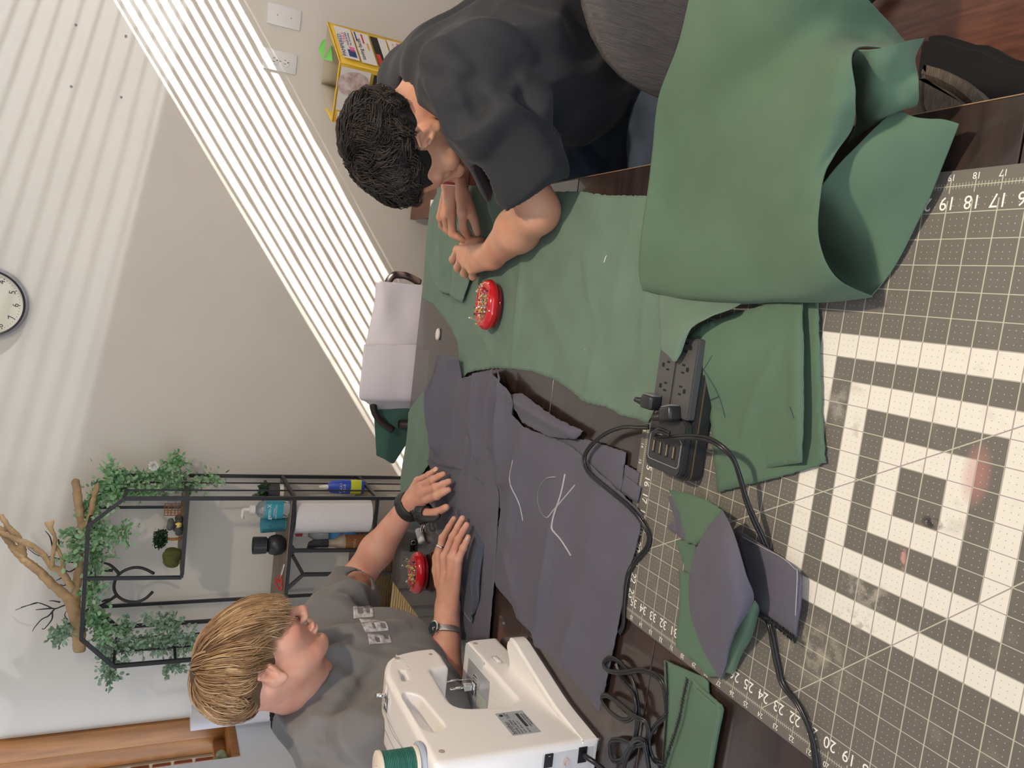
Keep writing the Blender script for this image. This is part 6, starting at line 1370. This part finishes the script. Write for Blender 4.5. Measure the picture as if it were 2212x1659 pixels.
# leafy garlands
M_iv=mat('garland_leaf',(.17,.38,.15),.6,var=.6,vscale=14,c2=(.38,.56,.34)); M_iv2=mat('garland_leaf_blue',(.20,.36,.21),.6,var=.5,vscale=14,c2=(.36,.48,.36)); M_stem=mat('garland_stem',(.10,.20,.07),.7)
def garland(label,paths,m,dens,seed,X,spread=.02,sprays=10,size=(.0165,.0125)):
    rs=np.random.RandomState(seed); t=thing('leafy_garland',label,'garland',XP(*paths[0][0],X)); V,Fc=[],[]; pts=[]
    for P_ in paths:
        S=spline([XP(u,v,X)+np.array([rs.uniform(-.05,.05),0,0]) for u,v in P_],8); tubedata(S,.0014,4,1,V,Fc)
        L=len(S)
        for k in range(int(dens*L)):
            s_=S[rs.randint(L)]; dd=rs.normal(0,1,3); dd/=np.linalg.norm(dd); ln=abs(rs.normal(0,spread)); pts.append((s_+dd*ln,dd))
        for k in range(max(1,int(sprays*L/40))):
            s_=np.array(S[rs.randint(L)]); dd=rs.normal(0,1,3)*np.array([.5,1,1]); dd/=np.linalg.norm(dd); ln=rs.uniform(.03,.07); Q=[]
            for j in range(8): 
                p_=s_+dd*ln*j/7+np.array([0,0,-.012*(j/7)**2]); Q.append(p_)
                for w in range(2): pts.append((p_,dd+rs.normal(0,.8,3)))
            tubedata(Q,.0009,4,1,V,Fc)
    mk('garland_stem',V,Fc,M_stem,t,True); leafmesh('leaf_spray',pts,m,t,size,seed)
garland('leafy green garland along the right corner of the rack top with blue-green tips',[[(180,1110),(200,1075),(230,1050),(262,1040),(300,1038),(345,1036),(390,1034)],[(240,1075),(280,1062),(330,1055),(380,1050),(430,1045),(470,1040)],[(240,1000),(250,1030),(270,1060)],[(360,1045),(375,1005),(385,998)]],M_iv,11,71,2.82,.022,16)
garland('leafy green garland hanging along the top bar of the rack',[[(185,1140),(200,1170),(205,1210),(205,1250),(202,1290),(200,1330)],[(200,1110),(222,1140),(240,1155),(270,1140)],[(150,1155),(170,1185),(160,1195)],[(200,1330),(212,1352),(225,1362)]],M_iv,13,72,2.74,.020,12)
garland('leafy grey-green garland hanging down the left side of the rack',[[(205,1350),(225,1385),(245,1400),(285,1402),(330,1398),(380,1395),(430,1390)],[(250,1370),(300,1375),(350,1368),(400,1372),(435,1380)],[(230,1430),(240,1455),(236,1466)],[(330,1352),(355,1342),(385,1344)],[(150,1345),(135,1370),(128,1385)],[(365,1430),(378,1444)]],M_iv2,9,73,2.78,.020,18)
c=Vector(XP(332,1006,2.80)); t=thing('artificial_flower','white artificial flower clipped to the garland','flower',c); V=[];Fc=[]
for k in range(46):
    a=k*2.4; el=.15+1.2*(k/46); d=Vector((-.35+.3*math.cos(el),math.cos(a)*math.cos(el*.6),math.sin(a)*math.cos(el*.6))); d=Vector((-.8*math.sin(el),math.cos(a)*math.cos(el),math.sin(a)*math.cos(el))); L=.021*(1-.25*k/46); s=d.cross(Vector((1,0,0))).normalized(); b=len(V)
    V+=[c+d*.002,c+d*L*.6+s*.0045,c+d*L,c+d*L*.6-s*.0045]; Fc.append((b,b+1,b+2,b+3))
mk('petals',V,Fc,M_white,t); tube('flower_stem',[c,c+Vector((.03,.02,-.02))],.001,M_stem,t,5)
# ---------------- chairs at the right table edge
M_mesh=mat('chair_mesh_taupe',(.125,.112,.105),.85,bump=1,bscale=260,var=.35,vscale=120,stretch=(1,4,.25),bdist=.003)
ch=thing('office_chair','taupe mesh-backed chair standing behind the person in black','chair',(1.02,-.50,0))
V=[];Fc=[];nn_=40;mm_=10
for j in range(mm_+1):
    for i in range(nn_):
        a=2*math.pi*i/nn_; r=j/mm_; n_=2.6; ca,sa=math.cos(a),math.sin(a); q_=1/((abs(ca)**n_+abs(sa)**n_)**(1/n_)); y=ca*q_*.26*r; z=sa*q_*.245*r; V.append((1.0+.05*(y/.26)**2+.02*(1-r*r)*0,-.452+y,.682+z))
for j in range(mm_):
    for i in range(nn_): Fc.append((j*nn_+i,j*nn_+(i+1)%nn_,(j+1)*nn_+(i+1)%nn_,(j+1)*nn_+i))
o=mk('backrest',V,Fc,M_mesh,ch,True); md=o.modifiers.new('s','SOLIDIFY'); md.thickness=.03
box('seat',(1.03,-.72,.405),(1.56,-.24,.452),M_mesh,ch,.02,3); tube('stem',[(1.42,-.54,.05),(1.42,-.54,.41)],.025,M_blackplastic,ch,12); tube('back_support',[(1.06,-.46,.43),(1.02,-.46,.62)],.02,M_blackplastic,ch,8)
for k in range(5): a=k*1.2566; tube('leg',[(1.42,-.54,.06),(1.42+.17*math.cos(a),-.54+.17*math.sin(a),.03)],.018,M_blackplastic,ch,8)
cs=thing('chair','black chair with a ribbed taupe seat pushed in at the near right table corner','chair',(.6,-.28,0))
def pxprism(name,px,z0,z1,m,parent,bev=.008):
    P=[ZP(u,v,z1)[:2] for u,v in px]; return prism(name,P,z0,z1,m,parent,None,bev,3)
pxprism('seat_frame',[(1984,80),(2005,73),(2030,72),(2065,82),(2100,93),(2125,94),(2150,108),(2175,122),(2212,131),(2290,150),(2300,330),(2000,330),(1975,150)],.40,.44,mat('chair_black_fabric',(.004,.004,.005),.9),cs,.01)
pxprism('seat',[(1974,140),(1995,139),(2030,148),(2070,168),(2105,195),(2128,218),(2150,260),(2140,320),(2000,320),(1968,240)],.4402,.462,mat('ribbed_taupe',(.16,.125,.095),.85,var=.5,vscale=60,stretch=(8,1,1),bump=.8,bscale=250),cs,.02)
for (u,v) in ((2020,120),(2020,300),(2240,180),(2240,300)): p_=ZP(u,v,.42); tube('leg',[(p_[0],p_[1],0),(p_[0],p_[1],.401)],.014,M_blackplastic,cs,8)
